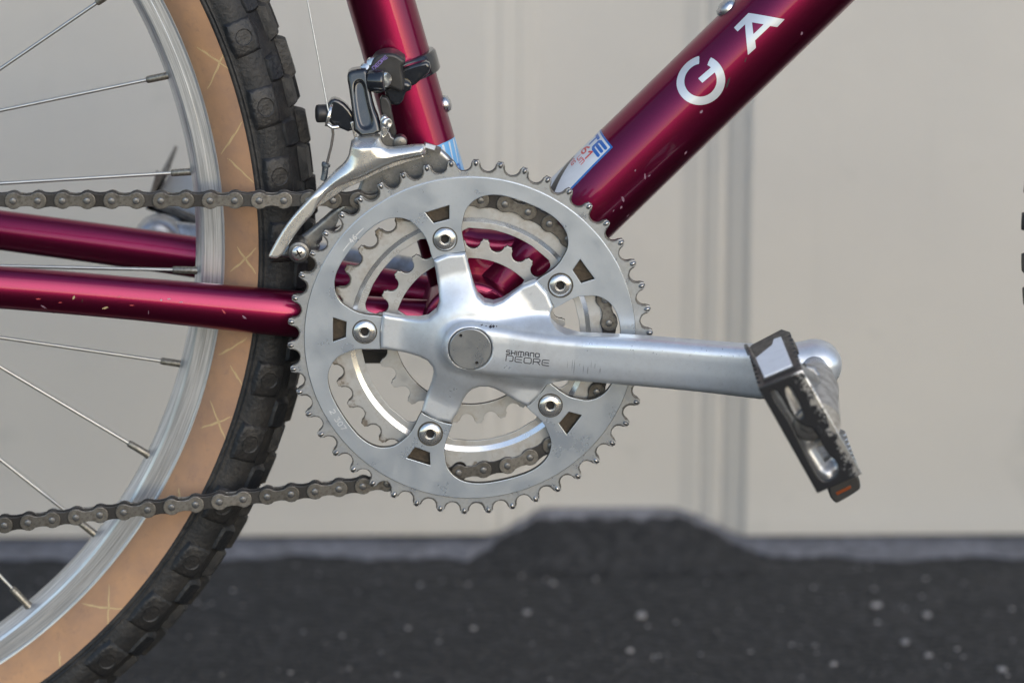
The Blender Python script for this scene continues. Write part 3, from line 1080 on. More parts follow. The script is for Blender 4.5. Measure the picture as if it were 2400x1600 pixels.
# bottle bolts
def button(p, d, r, h, name, mat, parent, socket=True):
    p, d = Vector(p), Vector(d).normalized()
    v = tube([p, p + d * h * .35, p + d * h * .75, p + d * h], [r, r, r * .82, r * .35], 28)
    o = from_vf(name, v, mat, parent, smooth=60)
    if socket:
        from_vf('hex_socket', tube([p + d * (h - .2), p + d * (h + .06)], r * .38, 6), M['boltdark'], o)
    return o
vS = Vector((1, 0, .2815)).normalized()
button(ST0 + ST * 113.5 + vS * 16.9, vS, 4.6, 3.6, 'bottle_bolt', M['steel'], seat_tube, False)
button(ST0 + ST * 177.5 + vS * 16.9, vS, 4.6, 3.6, 'bottle_bolt', M['steel'], seat_tube, False)
vD = Vector((-1, 0, 1)).normalized()
button(DT0 + DT * 211.5 + vD * 21.4, vD, 6.2, 4.5, 'bottle_bolt', M['steel'], down_tube, False)

# ---------------------------------------------------------------- rear wheel
WC = (-414.5, 44.6)
def warc(prof, name, mat, parent, a0=-180, a1=180, seg=360, smooth=50, close=True, c=WC):
    return from_vf(name, lathe_y(prof, c, seg, R_(a0), R_(a1), close), mat, parent, smooth=smooth)
rim_prof = [(285.6, -13.2), (285.2, -13.5), (284.4, -13.3), (283.8, -12.5), (279.5, -12.4), (279.2, -12.6), (274.6, -12.5), (273.2, -11.9), (272.6, -11.2), (269.6, -5.0), (269.2, 0),
            (269.6, 5.0), (272.6, 11.2), (273.2, 11.9), (274.6, 12.5), (284, 12.6), (285.6, 13.2), (285.6, 11), (278, 10), (278, -10), (285.6, -11.0)]
rim = warc(rim_prof, 'rear_rim', M['rim'], bike, smooth=16)
tan_prof = [(284, -10), (285.4, -13.4), (287.2, -15.2), (290, -18.2), (294, -21.0), (298.5, -23.2), (304.6, -25.0), (305.5, -22), (296, -18), (284, -8)]
tread_prof = [(303.8, -24.9), (304.4, -25.5), (305.4, -25.7), (306.0, -25.2), (307.0, -25.9), (307.8, -25.5), (309.5, -26.3), (314, -26.4), (318, -25.2), (322, -22.4), (325.5, -18), (328.2, -11), (329.2, 0),
              (328.2, 11), (325.5, 18), (322, 22.4), (318, 25.2), (314, 26.4), (304.6, 25.2), (300, 20), (318, 14), (318, -14), (300, -20)]
tyre = warc(tread_prof, 'rear_tyre', M['rubber'], bike, smooth=60)
sw = warc(tan_prof, 'tan_sidewall', M['tan'], tyre, smooth=60)
warc([(r, -y) for r, y in tan_prof], 'tan_sidewall', M['tan'], tyre, smooth=60)

# tread surface point and frame: section parameter given as (r, y)
casing = [(304.5, -25.6), (309.5, -26.3), (314, -26.4), (318, -25.2), (322, -22.4), (325.5, -18), (328.2, -11), (329.2, 0)]
def knob_mesh(r, y, nrm, su, sv, h, dish, name='tread_knob'):
    """block centred on section point (r,y) at wheel angle 0, tapered, optional round dish; su along the rolling direction"""
    n = Vector((nrm[0], nrm[1], 0)).normalized()        # in (radial, y)
    u = Vector((0, 0, 1))
    v = Vector((-n.y, n.x, 0))
    c = Vector((r, y, 0))
    bm = bmesh.new()
    rings = []
    def ringpts(hu, hv, z, k=12, cr=.35):
        pts = []
        for i in range(k):
            a = 2 * math.pi * i / k + math.pi / k
            ca, sa = math.cos(a), math.sin(a)
            s = 1 / max(abs(ca), abs(sa))
            s = s * (1 - cr) + cr * (1.05 if cr < 1 else 1.0)
            pts.append(c + u * hu * ca * s + v * hv * sa * s + n * z)
        return pts
    lv = [(su * .60, sv * .60, -1.8), (su * .535, sv * .535, h * .22), (su / 2 * .97, sv / 2 * .97, h * .7), (su / 2 * .86, sv / 2 * .84, h)]
    for hu, hv, z in lv:
        rings.append([bm.verts.new(p) for p in ringpts(hu, hv, z)])
    if dish:
        rd = min(su, sv) * .40
        for q, z in ((1.0, h), (.94, h + .15), (.88, h + .15), (.78, h - .25)):
            rings.append([bm.verts.new(p) for p in ringpts(rd * q, rd * q, z, cr=1.0)])
    for a, b in zip(rings[:-1], rings[1:]):
        for i in range(12):
            bm.faces.new((a[i], a[(i + 1) % 12], b[(i + 1) % 12], b[i]))
    bm.faces.new(rings[-1])
    bmesh.ops.recalc_face_normals(bm, faces=bm.faces)
    me = bpy.data.meshes.new(name)
    # local wheel frame: x radial, y axle, z tangential ; origin at hub
    for vv in bm.verts:
        vv.co *= 0.001
    bm.to_mesh(me)
    bm.free()
    me.shade_smooth()
    me.set_sharp_from_angle(angle=R_(34))
    me.materials.append(M['knob'])
    return me
def wheel_mat(ang, c=WC):
    a = R_(ang)
    m = Matrix(((math.cos(a), 0, -math.sin(a), c[0] * .001), (0, 1, 0, 0), (math.sin(a), 0, math.cos(a), c[1] * .001 + BB), (0, 0, 0, 1)))
    return m
P0 = 20.0
PK = 360 / 54
rowsA = [ # r, y, normal(radial,y), along, across, height, dish, phase
    (317.2, -25.4, (.42, -1.0), 18.5, 13.5, 1.1, True, 0.0),
    (325.6, -17.6, (.80, -.80), 15.0, 9.5, 2.4, False, 0.5),
    (328.6, -8.5, (1, -.20), 18.0, 8.5, 3.8, False, 0.04),
    (329.2, 3.0, (1, .03), 21.0, 9.0, 5.0, False, 0.5),
    (327.6, 12.5, (1, .35), 19.0, 8.0, 4.4, False, 0.02)]
vis = [k for k in range(-14, 5)]
for (r, y, nr, su, sv, h, dish, ph) in rowsA:
    me = knob_mesh(r, y, nr, su, sv, h, dish)
    for k in vis:
        o = bpy.data.objects.new('tread_knob', me)
        COL.objects.link(o)
        o.parent = tyre
        o.matrix_world = wheel_mat(P0 + (k + ph) * PK + random.uniform(-.22, .22)) @ Matrix.Diagonal((1 + random.uniform(-.0022, .0012), 1, random.uniform(.9, 1.08), 1)) @ Matrix.Rotation(R_(random.uniform(-.12, .12)), 4, 'Y')
# remaining knobs round the tyre, joined
bmr = bmesh.new()
for (r, y, nr, su, sv, h, dish, ph) in rowsA + [(317.6, 25.2, (.45, 1.0), 16.5, 12.5, 2.6, False, 0.0)]:
    me = knob_mesh(r, y, nr, su, sv, h, False)
    for k in range(-27, 27):
        if k in vis and y < 25:
            continue
        t0 = len(bmr.verts)
        bmr.from_mesh(me)
        bmr.verts.ensure_lookup_table()
        mt = wheel_mat(P0 + (k + ph) * PK)
        for vv in bmr.verts[t0:]:
            vv.co = mt @ vv.co
me = bpy.data.meshes.new('tread_knobs')
bmr.to_mesh(me)
bmr.free()
me.materials.append(M['knob'])
o = finish(me, 'tread_knobs', M['knob'], tyre)
o['kind'] = 'stuff'

# yellowish cross scuffs on the sidewall
def sw_y(r):
    rr = [285.4, 287.2, 290, 294, 298.5, 304.6]
    yy = [-13.4, -15.2, -18.2, -21.0, -23.2, -25.0]
    return np.interp(r, rr, yy)
def side_map(s, y, r):
    a = s / 295.0
    return (WC[0] + r * math.cos(a), float(sw_y(r)) + y, WC[1] + r * math.sin(a))
K = math.pi / 180 * 295
sc = [((291.6, 20.8), (304.3, 17.7)), ((304.3, 18.2), (304.0, 19.4)), ((304.5, 19.4), (289.0, 16.1)), ((303.6, 12.4), (287.9, 9.2)), ((291.2, 8.8), (303.5, 6.1)), ((291.9, -0.6), (302.9, -3.2)),
      ((303.0, -0.4), (288.6, -3.4)), ((301.3, -9.8), (287.8, -12.6)), ((294.9, -13.1), (304.3, -14.7)), ((303.2, -18.1), (289.4, -20.7)), ((289.6, -17.5), (303.8, -20.6)),
      ((291.8, -27.6), (296.6, -28.8)), ((287.3, -44.4), (304.0, -41.4)), ((290.5, -40.7), (304.1, -43.8)), ((296.9, -49.5), (303.2, -50.4)), ((289.5, 26), (303.5, 29.2))]
for i, ((r0, a0), (r1, a1)) in enumerate(sc):
    ax, bx = a0 * K, a1 * K
    ex, ez = bx - ax, r1 - r0
    def scuff_sdf(x, z):
        t = np.clip(((x - ax) * ex + (z - r0) * ez) / (ex * ex + ez * ez), 0, 1)
        wob = 0.12 * np.sin(t * 17 + i * 2.1)
        hw = 0.42 * np.sqrt(np.maximum(1 - (2 * t - 1) ** 2, 0)) + .05 + 0.26 * np.sin(x * 4.1 + i) * np.sin(z * 5.0)
        L = math.hypot(ex, ez)
        off = (-(x - ax) * ez + (z - r0) * ex) / L
        q = np.hypot((((x - ax) * ex + (z - r0) * ez) / L - t * L), off - wob)
        return hw - q
    v, f = relief(scuff_sdf, (min(ax, bx) - 1.2, min(r0, r1) - 1.2, max(ax, bx) + 1.2, max(r0, r1) + 1.2), .24, lambda x, z: np.full(x.shape, -.10))
    if f:
        raw_obj('sidewall_scuff', mapped((v, f), side_map), M['scuff'], tyre, smooth=60)

# spokes with nipples
def hubpt(ang): return (WC[0] + 20 * math.cos(ang), WC[1] + 20 * math.sin(ang))
spk = [(-185.0, 174.9, 33.9, 1), (-158.3, 130.2, 11.34, 1), (-146.5, 77.8, 2.6, -1), (-146.4, 25.5, -2.2, 1), (-154.3, -27.1, -9.9, -1), (-173.9, -75.4, -33.1, 1), (-203.1, -122.0, -41.5, -1), (-240.9, -159.4, -49.7, 1)]
for x, z, ang, side in spk:
    a = R_(ang)
    d = Vector((-math.cos(a), 0, -math.sin(a)))
    L = 262
    p0 = Vector((x, -2.5 * side - 3, z))
    # straight line from the rim to the hub flange
    p1 = Vector((x, 0, z)) + d * L
    p1.y = -24 if side > 0 else -14
    p1.y = -20
    dd = (p1 - p0).normalized()
    so = from_vf('spoke', tube([p0 + dd * 9, p0 + dd * 120, p1], 0.98, 10), M['spoke'], rim, smooth=60)
    from_vf('spoke_nipple', tube([p0 - dd * 3, p0 + dd * .5, p0 + dd * 10.5, p0 + dd * 11.2], [2.6, 2.0, 1.95, 1.5], 12), M['nipple'], rim, smooth=60)

# ---------------------------------------------------------------- front tyre (only its rearmost knobs reach into the picture)
FC = (628.3, 44.6)
ft = from_vf('front_tyre', lathe_y([(303.8, -25), (314, -26.4), (322, -22.4), (326, -11), (327, 0), (326, 11), (322, 22.4), (314, 26.4), (304, 25), (318, 14), (318, -14)], FC, 220, 0, 2 * math.pi), M['rubber'], bike, smooth=60)
km = knob_mesh(327.2, -6.0, (1, -.12), 11.5, 9, 7.6, False)
km2 = knob_mesh(327.2, 5.0, (1, .12), 10.0, 9, 7.0, False)
for k, (zz, mm, dr) in enumerate([(49.0, km2, 0), (29.0, km, 0), (10.5, km, 0), (-9.5, km2, .9), (69.0, km2, 0), (-29, km, 0), (88, km, 0)]):
    o = bpy.data.objects.new('tread_knob', mm)
    COL.objects.link(o)
    o.parent = ft
    a = 180 - math.degrees(math.asin((zz - FC[1]) / 333.0))
    o.matrix_world = wheel_mat(a, FC)

# ---------------------------------------------------------------- chainrings
def teeth(n, pitch_r, tip_r, phase, seat=3.95):
    """tooth outline; phase = angle of one tooth tip in degrees"""
    pts = []
    st = 360.0 / n
    for k in range(n):
        g = R_(phase - st * (k + .5))            # gap centre, going clockwise
        cx, cz = pitch_r * math.cos(g), pitch_r * math.sin(g)
        rad, tang = (math.cos(g), math.sin(g)), (math.sin(g), -math.cos(g))
        hp = pitch_r * R_(st) / 2
        # left flank top, arc, right flank
        loc = [(-(hp - 1.15), tip_r - pitch_r - .1), (-(hp - 1.75), tip_r - pitch_r - 1.1), (-3.95, -.15)]
        for a in (-75, -58, -40, -20, 0, 20, 40, 58, 75):
            loc.append((seat * math.sin(R_(a)), -seat * math.cos(R_(a))))
        loc += [(3.95, -.15), (hp - 1.75, tip_r - pitch_r - 1.1), (hp - 1.15, tip_r - pitch_r - .1)]
        for t_, r_ in loc:
            pts.append((cx + tang[0] * t_ + rad[0] * r_, cz + tang[1] * t_ + rad[1] * r_))
        tp = R_(phase - st * (k + 1))
        pts.append((tip_r * math.cos(tp), tip_r * math.sin(tp)))
    return pts

def thin_teeth(vf, yc, r0, r1, k):
    """taper the tooth thickness from radius r0 to r1"""
    V = []
    for x, y, z in vf[0]:
        r = math.hypot(x, z)
        t = min(max((r - r0) / (r1 - r0), 0), 1)
        V.append((x, yc + (y - yc) * (1 - t * (1 - k)), z))
    return V, vf[1]

PH = 103.6                                     # angle of the upper spider arm
arms = [PH - 72 * k for k in range(5)]
def grease_shade_edges(o, mat, lim=0.35, zmax=2.0):
    o.data.materials.append(mat)
    for p in o.data.polygons:
        if abs(p.normal.y) < lim and p.normal.z < zmax:
            p.material_index = 1

def polar(r, a): return (r * math.cos(R_(a)), r * math.sin(R_(a)))

# outer ring: windows between tabs, traced as (radius, angle from the arm) and mirrored
win_half = [(46.7, 10.8), (50.5, 10.4), (54.4, 9.6), (60.0, 9.4), (64.7, 10.6), (69.6, 12.0), (73.0, 14.4), (75.6, 17.2), (77.3, 20.6), (78.2, 25.0), (78.3, 30.0), (78.2, 36.0)]
def window(arm):
    right = [polar(r, arm - a) for r, a in win_half]                       # clockwise side of this arm
    left = [polar(r, arm - 72 + a) for r, a in reversed(win_half[:-1])]
    return right, left
inner = []
for arm in arms:
    r_, l_ = window(arm)
    inner += smooth_poly(r_ + l_, 2, closed=False)
    # tab inner edge: shallow arc at r 46.9
    inner += [polar(46.9, arm - 72 + a) for a in (8, 4, 0, -4, -8)]
slots = [[polar(r, arm + a) for r, a in ((72.1, -5.0), (71.2, 5.2), (64.8, 3.2), (65.0, -4.0))] for arm in arms]
bolt_holes = [circle(*polar(55, a), 4.9, 20) for a in arms]
ring_o = teeth(46, 93.05, 94.9, 88.1)
c866 = circle(0, 0, 86.3, 180)
toothed = thin_teeth(plate_mesh([ring_o, circle(0, 0, 84.5, 180)], -53.4, 3.0, .30), -51.9, 88.5, 95.2, 1.0)
big_teeth = from_vf('chainring', toothed, M['ring_teeth'], bike, 'outer 46 tooth ring', smooth=12)
grease_shade_edges(big_teeth, M['gunk_shade2'])
web = plate_mesh([c866, inner] + slots + bolt_holes, -54.2, 3.7, .35)
web_o = from_vf('chainring_web', web, M['ring'], big_teeth, smooth=12)
grease_shade_edges(web_o, M['gunk_shade2'], .75, .30)  # walls facing up stay bright; the rest get grease plus shade as colour
# shiny worn tips of the outer teeth
tips = []
for k in range(46):
    a = 88.1 - 360 / 46 * k
    x, z = polar(93.6, a)
    tips.append(tube([(x * .985, -53.2, z * .985), (x * .993, -53.62, z * .993), (x * 1.004, -53.5, z * 1.004), (x * 1.0125, -52.4, z * 1.0125)], [.8, 1.1, 1.1, .7], 10))
from_vf('tooth_tips', join(*tips), M['tip'], big_teeth, smooth=70)

mid_inner = []
for arm in arms:
    mi = [(49, 8.5), (53, 8.5), (56, 9.5), (57.3, 13.0), (57.4, 24), (57.4, 36)]
    arcp = [(57.4, 24 + q * 2.4) for q in range(11)]
    mid_inner += smooth_poly([polar(r, arm - a) for r, a in mi[:4]], 2, closed=False) + [polar(r, arm - a) for r, a in arcp] + smooth_poly([polar(r, arm - 72 + a) for r, a in reversed(mi[:4])], 2, closed=False)
mid_t = thin_teeth(plate_mesh([teeth(36, 72.86, 74.2, 100.6), circle(0, 0, 62.9, 140)], -46.3, 3.0, .3), -44.8, 68.5, 74.5, 1.0)
mid = from_vf('chainring', mid_t, M['ring2'], bike, 'middle 36 tooth ring carrying the chain', smooth=12)
from_vf('chainring_web', join(plate_mesh([circle(0, 0, 60.7, 140), mid_inner] + [circle(*polar(55, a), 4.9, 16) for a in arms], -45.0, 1.8, .25)), M['ring2'], mid, smooth=12)
from_vf('bevelled_band', lathe_y([(60.4, -44.9), (63.0, -46.25), (63.0, -43.6), (60.4, -43.6)], (0, 0), 160), M['chrome'], mid, smooth=30)
grease_shade_edges(mid, M['gunk_shade2'])
small_t = thin_teeth(plate_mesh([teeth(24, 48.65, 49.9, -84.4), circle(0, 0, 39.6, 100)], -38.2, 2.8, .3), -36.8, 44.5, 50, 1.0)
small = from_vf('chainring', small_t, M['ring2'], bike, 'inner 24 tooth ring', smooth=12)
grease_shade_edges(small, M['gunk_shade2'])
from_vf('ring_tab', join(*[plate_mesh([[polar(41, a + 13), polar(41, a - 13), polar(33, a - 9), polar(31.5, a), polar(33, a + 9)]], -38.0, 2.4, .3) for a in arms]), M['ring2'], small)

# engraving on the rings
def arc_text(txt, h, width, r, a_mid, yf, hw, name, mat, parent, inward=False, step=.14):
    L, wd = text_lines(txt, h, .3, width)
    sdf = sd_strokes(L, hw)
    v, f = relief(sdf, (-1, -1, wd + 1, h + 1), step, lambda x, z: np.full(x.shape, yf))
    def mp(s, y, z):
        if inward:
            a = R_(a_mid) + (s - wd / 2) / r
            rr = r - z
        else:
            a = R_(a_mid) - (s - wd / 2) / r
            rr = r + z
        return (rr * math.cos(a), y, rr * math.sin(a))
    return raw_obj(name, mapped((v, f), mp), mat, parent, smooth=60)
arc_text('_46_', 2.6, 15.5, 79.6, 138.5, -54.27, .22, 'engraved_number', M['etch'], big_teeth)
arc_text('2 307', 2.6, 12.5, 83.0, -148, -54.27, .2, 'engraved_number', M['etch'], big_teeth, True)
arc_text('SHIMANO SG', 2.4, 24, 57.6, 158, -45.08, .2, 'engraved_word', M['etchd'], mid, step=.16)
arc_text('C-36', 2.4, 9, 57.6, 133.5, -45.08, .2, 'engraved_word', M['etchd'], mid, step=.16)
arc_text('SHIMANO SG', 2.2, 17, 40.6, 161, -38.27, .18, 'engraved_word', M['etchd'], small, step=.16)
arc_text('C-28', 2.2, 7, 40.6, 135, -38.27, .18, 'engraved_word', M['etchd'], small, step=.16)

# chainring bolts
for i, a in enumerate(arms):
    x, z = polar(55, a)
    def bp(prof):
        v, f = lathe_y(prof, (x, z), 40)
        return v, f
    b = from_vf('chainring_bolt', bp([(5.9, -54.2), (5.9, -54.9), (5.5, -55.5), (4.4, -56.0), (3.1, -56.2), (2.9, -55.9), (2.9, -50), (4.7, -50), (4.7, -54.2)]), M['chrome'], bike, smooth=50)
    from_vf('grease_ring', bp([(5.7, -54.15), (6.0, -54.30), (6.5 + .2 * (i % 2), -54.27), (6.5, -54.1)]), M['gunk_shade2'], b)
    hexp = circle(x, z, 3.0, 6, .3 + i)
    from_vf('hex_socket', plate_mesh([circle(x, z, 3.3, 24), [(x + (px - x) * .82, z + (pz - z) * .82) for px, pz in hexp]], -54.6, 3.0, .15), M['steel'], b)
    from_vf('socket_floor', cyl((x, -52.2, z), (x, -51.4, z), 3.2, 12), M['boltdark'], b)

# ---------------------------------------------------------------- crank arm and spider
def spider_poly():
    # one valley per pair of arms, (x, z) in mm
    pts = [(-18.9, 42.6), (-12, 45.6), (-2.4, 46.5), (-0.6, 39.2), (1.9, 29.8), (4.0, 24.7), (7.5, 21.4), (12.1, 20.3), (16.7, 21.7), (20.2, 23.9), (27.3, 29.0), (34.4, 31.8),
           (40.2, 24.8), (43.2, 17.2), (41.6, 14.1), (42.0, 10.6), (45, 7.6), (50, 5), (50, -18), (40.1, -23.2), (35.8, -30.5), (30.0, -35.8), (23.8, -32.8), (18.9, -29.5), (13.2, -25.8),
           (9.7, -24.3), (5.4, -23.9), (1.2, -25.4), (-1.7, -28.3), (-3.8, -32.4), (-6.0, -38.2), (-10.1, -44.6), (-18, -43.2), (-25.3, -38.6), (-23.0, -30.9), (-20.2, -23.5), (-18.9, -17.6),
           (-19.4, -13.3), (-22.2, -9.9), (-26.5, -8.1), (-33.5, -6.6), (-40.6, -5.5), (-46.6, -4.4), (-46.6, 5), (-45.4, 14.0), (-40.5, 13.0), (-33.4, 12.0), (-26.4, 11.7), (-21.5, 12.7),
           (-17.2, 16.4), (-15.8, 21.1), (-16.5, 28.4), (-17.8, 37.0)]
    return pts
sp_raw = sd_poly(spider_poly())
crank_pts = [(-2, 12.6), (8, 11.4), (20, 9.6), (32, 7.6), (54, 5.6), (77, 5.6), (98, 4.9), (116, 4.0), (147, 2.6), (160, 3.0), (170, 4.5), (177, 6.3), (185, 4.4), (190.5, -1.5), (191.7, -8), (189.5, -15.5),
             (183, -20), (176, -22.0), (168, -25.2), (158, -25.4), (147, -24.6), (125, -22.4), (98, -20.5), (79.6, -19.6), (54.5, -18.4), (34.1, -18.0), (20.1, -17.4), (9.6, -16.4), (-2, -14.6), (-10, -12), (-14, -6), (-15, -1), (-13.5, 6), (-9, 10.5)]
cr_raw = sd_poly(smooth_poly(crank_pts, 2))
def top_h(x):
    return np.interp(x, [-20, 20, 54, 98, 147, 168, 190], [70.0, 70.4, 73.6, 80.5, 87.5, 90.0, 90.5])
def crank_union(x, z):
    return smax(sp_raw(x, z), cr_raw(x, z), 1.2)
def H_front(x, z):
    ds, dc = sp_raw(x, z), cr_raw(x, z)
    r = np.hypot(x, z)
    base = 56.2 + 7.5 * sstep(38, 14, r)
    Hs = base - edge(ds + .15, 1.9)
    Hs = np.where(ds < 0, np.maximum(base - 1.9 + ds * 3, 51.3), Hs)
    Rr = 5.0 + 5.5 * sstep(150, 176, x)
    Rlow = Rr + (4.0 - Rr) * sstep(-4, -12, z)                     # tighter lower edge
    Rr = np.where(x < 150, Rlow * .999, Rr)
    cen = -1 - 0.055 * np.clip(x, 0, 150)
    crown = 0.012 * np.clip(np.abs(z - cen) - 3, 0, 12) ** 2
    Hc = top_h(x) - edge(dc, Rr) - crown
    Hc = np.where(dc < 0, top_h(x) - crown - Rr + dc * 1.6, Hc)
    h = smax(Hs, Hc, 5.0)
    # countersink for the dust cap
    rc = np.hypot(x, z + 1.0)
    h = h - (h - 68.4) * sstep(11.65, 11.05, rc)
    return -h
def H_back(x, z):
    t = sstep(44, 58, x)
    return -(50.6 * (1 - t) + (top_h(x) - 13.0) * t)
v, f = relief(crank_union, (-50, -48, 194, 50), .5, H_front, H_back)
crank = raw_obj('crank_arm', (v, f), M['crank'], bike, 'right crank arm with five-armed spider', smooth=55, flip=False)
pads = [cyl((*[polar(55, a)[0]], -50.2, polar(55, a)[1]), (polar(55, a)[0], -46.4, polar(55, a)[1]), 8.6, 28, .4) for a in arms]
arms_back = []
for a in arms:
    arms_back.append(box((*[polar(48, a)[0]], -48.4, polar(48, a)[1]), (math.cos(R_(a)), 0, math.sin(R_(a))), (0, 1, 0), (-math.sin(R_(a)), 0, math.cos(R_(a))), 14, 3.6, 14))
for q in pads:
    from_vf('spider_tab', q, M['crank'], crank)
for a in arms:  # dark blocks added behind the slots, colouring in the shadow and grime there
    from_vf('slot_shade_block', plate_mesh([[polar(61, a - 5.5), polar(61, a + 5.5), polar(74.5, a + 6.3), polar(74.5, a - 6.3)]], -50.2, 2.6, .4), M['gunk_shade'], big_teeth)
for a in arms:
    pass
cap = from_vf('dust_cap', plate_mesh([circle(0, -1.0, 10.95, 64), circle(-4.9, 6.3, .8, 14), circle(3.4, -8.3, .8, 14)], -70.5, 1.8, .45), M['cap'], crank, smooth=30)
from_vf('cap_recess', cyl((0, -69.2, -1), (0, -68.9, -1), 11.2, 40), M['boltdark'], cap)
for cx, cz in ((-4.9, 6.3), (3.4, -8.3)):
    from_vf('pin_hole_rim', lathe_y([(1.35, -70.5), (1.3, -70.62), (.85, -70.62), (.8, -70.4)], (cx, cz), 24), M['cap'], cap)

# printed lettering on the crank
def crank_text(txt, h, width, org, ang, hw, name, gap):
    L, wd = text_lines(txt, h, gap, width)
    c, s = math.cos(ang), math.sin(ang)
    L = [[(org[0] + x * c - z * s, org[1] + x * s + z * c) for x, z in l] for l in L]
    P = np.array([p for l in L for p in l])
    v, f = relief(sd_strokes(L, hw), (P[:, 0].min() - 1, P[:, 1].min() - 1, P[:, 0].max() + 1, P[:, 1].max() + 1), .11, lambda x, z: H_front(x, z) - .05)
    raw_obj(name, (v, f), M['ink'], crank, smooth=60)
crank_text('SHIMANO', 2.0, 17.0, (18.6, -3.6), R_(-5), .27, 'printed_word', .30)
crank_text('DEoRE', 2.9, 22.2, (18.4, -7.2), R_(-6.0), .25, 'printed_word', .28)
# scuffs on the top edge by the hub
v, f = relief(union(*[blotch(x, z, i, r, a, 0) for i, (x, z, r, a) in enumerate([(6.0, 11.0, .28, 2), (8.2, 10.5, .2, 2), (10.5, 10.2, .6, 1.3), (12.0, 10.2, .5, 1.2), (13.6, 10.2, .3, 1), (22.5, 3.8, .13, 1.2), (22.2, 1.6, .12, 1), (22.3, 2.6, .1, 1)])]),
              (0, -2, 30, 14), .12, lambda x, z: H_front(x, z) - .04)
raw_obj('black_scuffs', (v, f), M['ink'], crank, smooth=60)

rr_ = random.Random(5)
for i in range(9):
    x, z, L = 50 + i * 2.1 + rr_.uniform(-.6, .6), -9.5 + rr_.uniform(-2, 1.5), rr_.uniform(1.2, 3.4)
    v, f = relief(blotch(x, z, i, .13 + .05 * (i % 3), L / .2, 1.5), (x - 2, z - 5, x + 2, z + 5), .12, lambda X, Z: H_front(X, Z) - .03)
    if f:
        raw_obj('shoe_rub_mark', (v, f), M['rub'], crank, smooth=60)
for i in range(26):
    x, z = rr_.uniform(56, 150), rr_.uniform(-1.5, 2.5)
    v, f = relief(blotch(x, z, i, rr_.uniform(.10, .22), rr_.uniform(1, 2.5), rr_.uniform(0, 3)), (x - 1, z - 1, x + 1, z + 1), .1, lambda X, Z: H_front(X, Z) - .03)
    if f:
        raw_obj('pit_mark', (v, f), M['rub'], crank, smooth=60)

# ---------------------------------------------------------------- chain
def link_poly(r_end, waist, half=6.35):
    pts = []
    for a in range(-115, 116, 23):
        pts.append((half + r_end * math.cos(R_(a)), r_end * math.sin(R_(a))))
    pts += [(half - r_end * .75, waist + .35), (0, waist), (-half + r_end * .75, waist + .35)]
    for a in range(65, 296, 23):
        pts.append((-half + r_end * math.cos(R_(a)), r_end * math.sin(R_(a))))
    pts += [(-half + r_end * .75, -waist - .35), (0, -waist), (half - r_end * .75, -waist - .35)]
    return pts
def mesh_of(vf, name, mat, smooth=35):
    me = bpy.data.meshes.new(name)
    me.from_pydata([(a * .001, b * .001, c * .001) for a, b, c in vf[0]], [], vf[1])
    bm = bmesh.new(); bm.from_mesh(me)
    bmesh.ops.recalc_face_normals(bm, faces=bm.faces)
    bm.to_mesh(me); bm.free()
    me.shade_smooth()
    me.set_sharp_from_angle(angle=R_(smooth))
    me.materials.append(mat)
    return me
op = link_poly(4.45, 2.75)
ip = link_poly(4.6, 3.3)
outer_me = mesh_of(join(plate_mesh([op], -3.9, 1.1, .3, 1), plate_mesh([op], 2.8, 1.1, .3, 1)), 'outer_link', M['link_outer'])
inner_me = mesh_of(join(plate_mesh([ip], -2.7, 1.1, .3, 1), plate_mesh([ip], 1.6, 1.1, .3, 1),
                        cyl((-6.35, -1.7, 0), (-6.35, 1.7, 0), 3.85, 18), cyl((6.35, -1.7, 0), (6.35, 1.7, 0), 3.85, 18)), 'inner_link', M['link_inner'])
pin_me = mesh_of(cyl((0, -4.6, 0), (0, 4.6, 0), 1.85, 14, .45), 'chain_pin', M['pin'], 50)
pins = []
for k in range(25, 0, -1):
    pins.append((-7.2 - 12.7 * k + 0.0, 72.6 + 0.0))
pins.append((-7.2, 72.5))
for k in range(0, 18):
    pins.append(polar(72.86, 85.6 - 10.0 * k))
low = [(-6.1, -74.0), (-18.6, -76.4), (-31.2, -78.4)]
x, z = -43.9, -79.9
for k in range(24):
    low.append((x, z))
    x -= 12.62; z -= 1.40
pins += low
YC = -44.6
def ylat(i, x):
    # the runs drift outboard a little towards the cassette
    return YC + 0.0 * i
chain = None
chain_objs = []
ci = 25                                        # index of pin (-7.2) that pairs with the first ring pin as an outer link
for i in range(len(pins) - 1):
    a, b = Vector((pins[i][0], 0, pins[i][1])), Vector((pins[i + 1][0], 0, pins[i + 1][1]))
    c = (a + b) / 2
    ang = math.atan2(b.z - a.z, b.x - a.x)
    outer = (i - ci) % 2 == 0
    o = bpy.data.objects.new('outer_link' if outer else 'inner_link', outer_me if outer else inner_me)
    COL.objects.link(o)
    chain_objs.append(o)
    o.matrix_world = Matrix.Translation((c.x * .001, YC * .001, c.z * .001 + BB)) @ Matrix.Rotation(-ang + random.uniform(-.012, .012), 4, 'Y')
ch = bpy.data.objects.new('chain', None)
COL.objects.link(ch)
ch.parent = bike
for o in chain_objs:
    o.parent = ch
for x, z in pins:
    o = bpy.data.objects.new('chain_pin', pin_me)
    COL.objects.link(o)
    o.parent = ch
    o.location = (x * .001, YC * .001, z * .001 + BB)

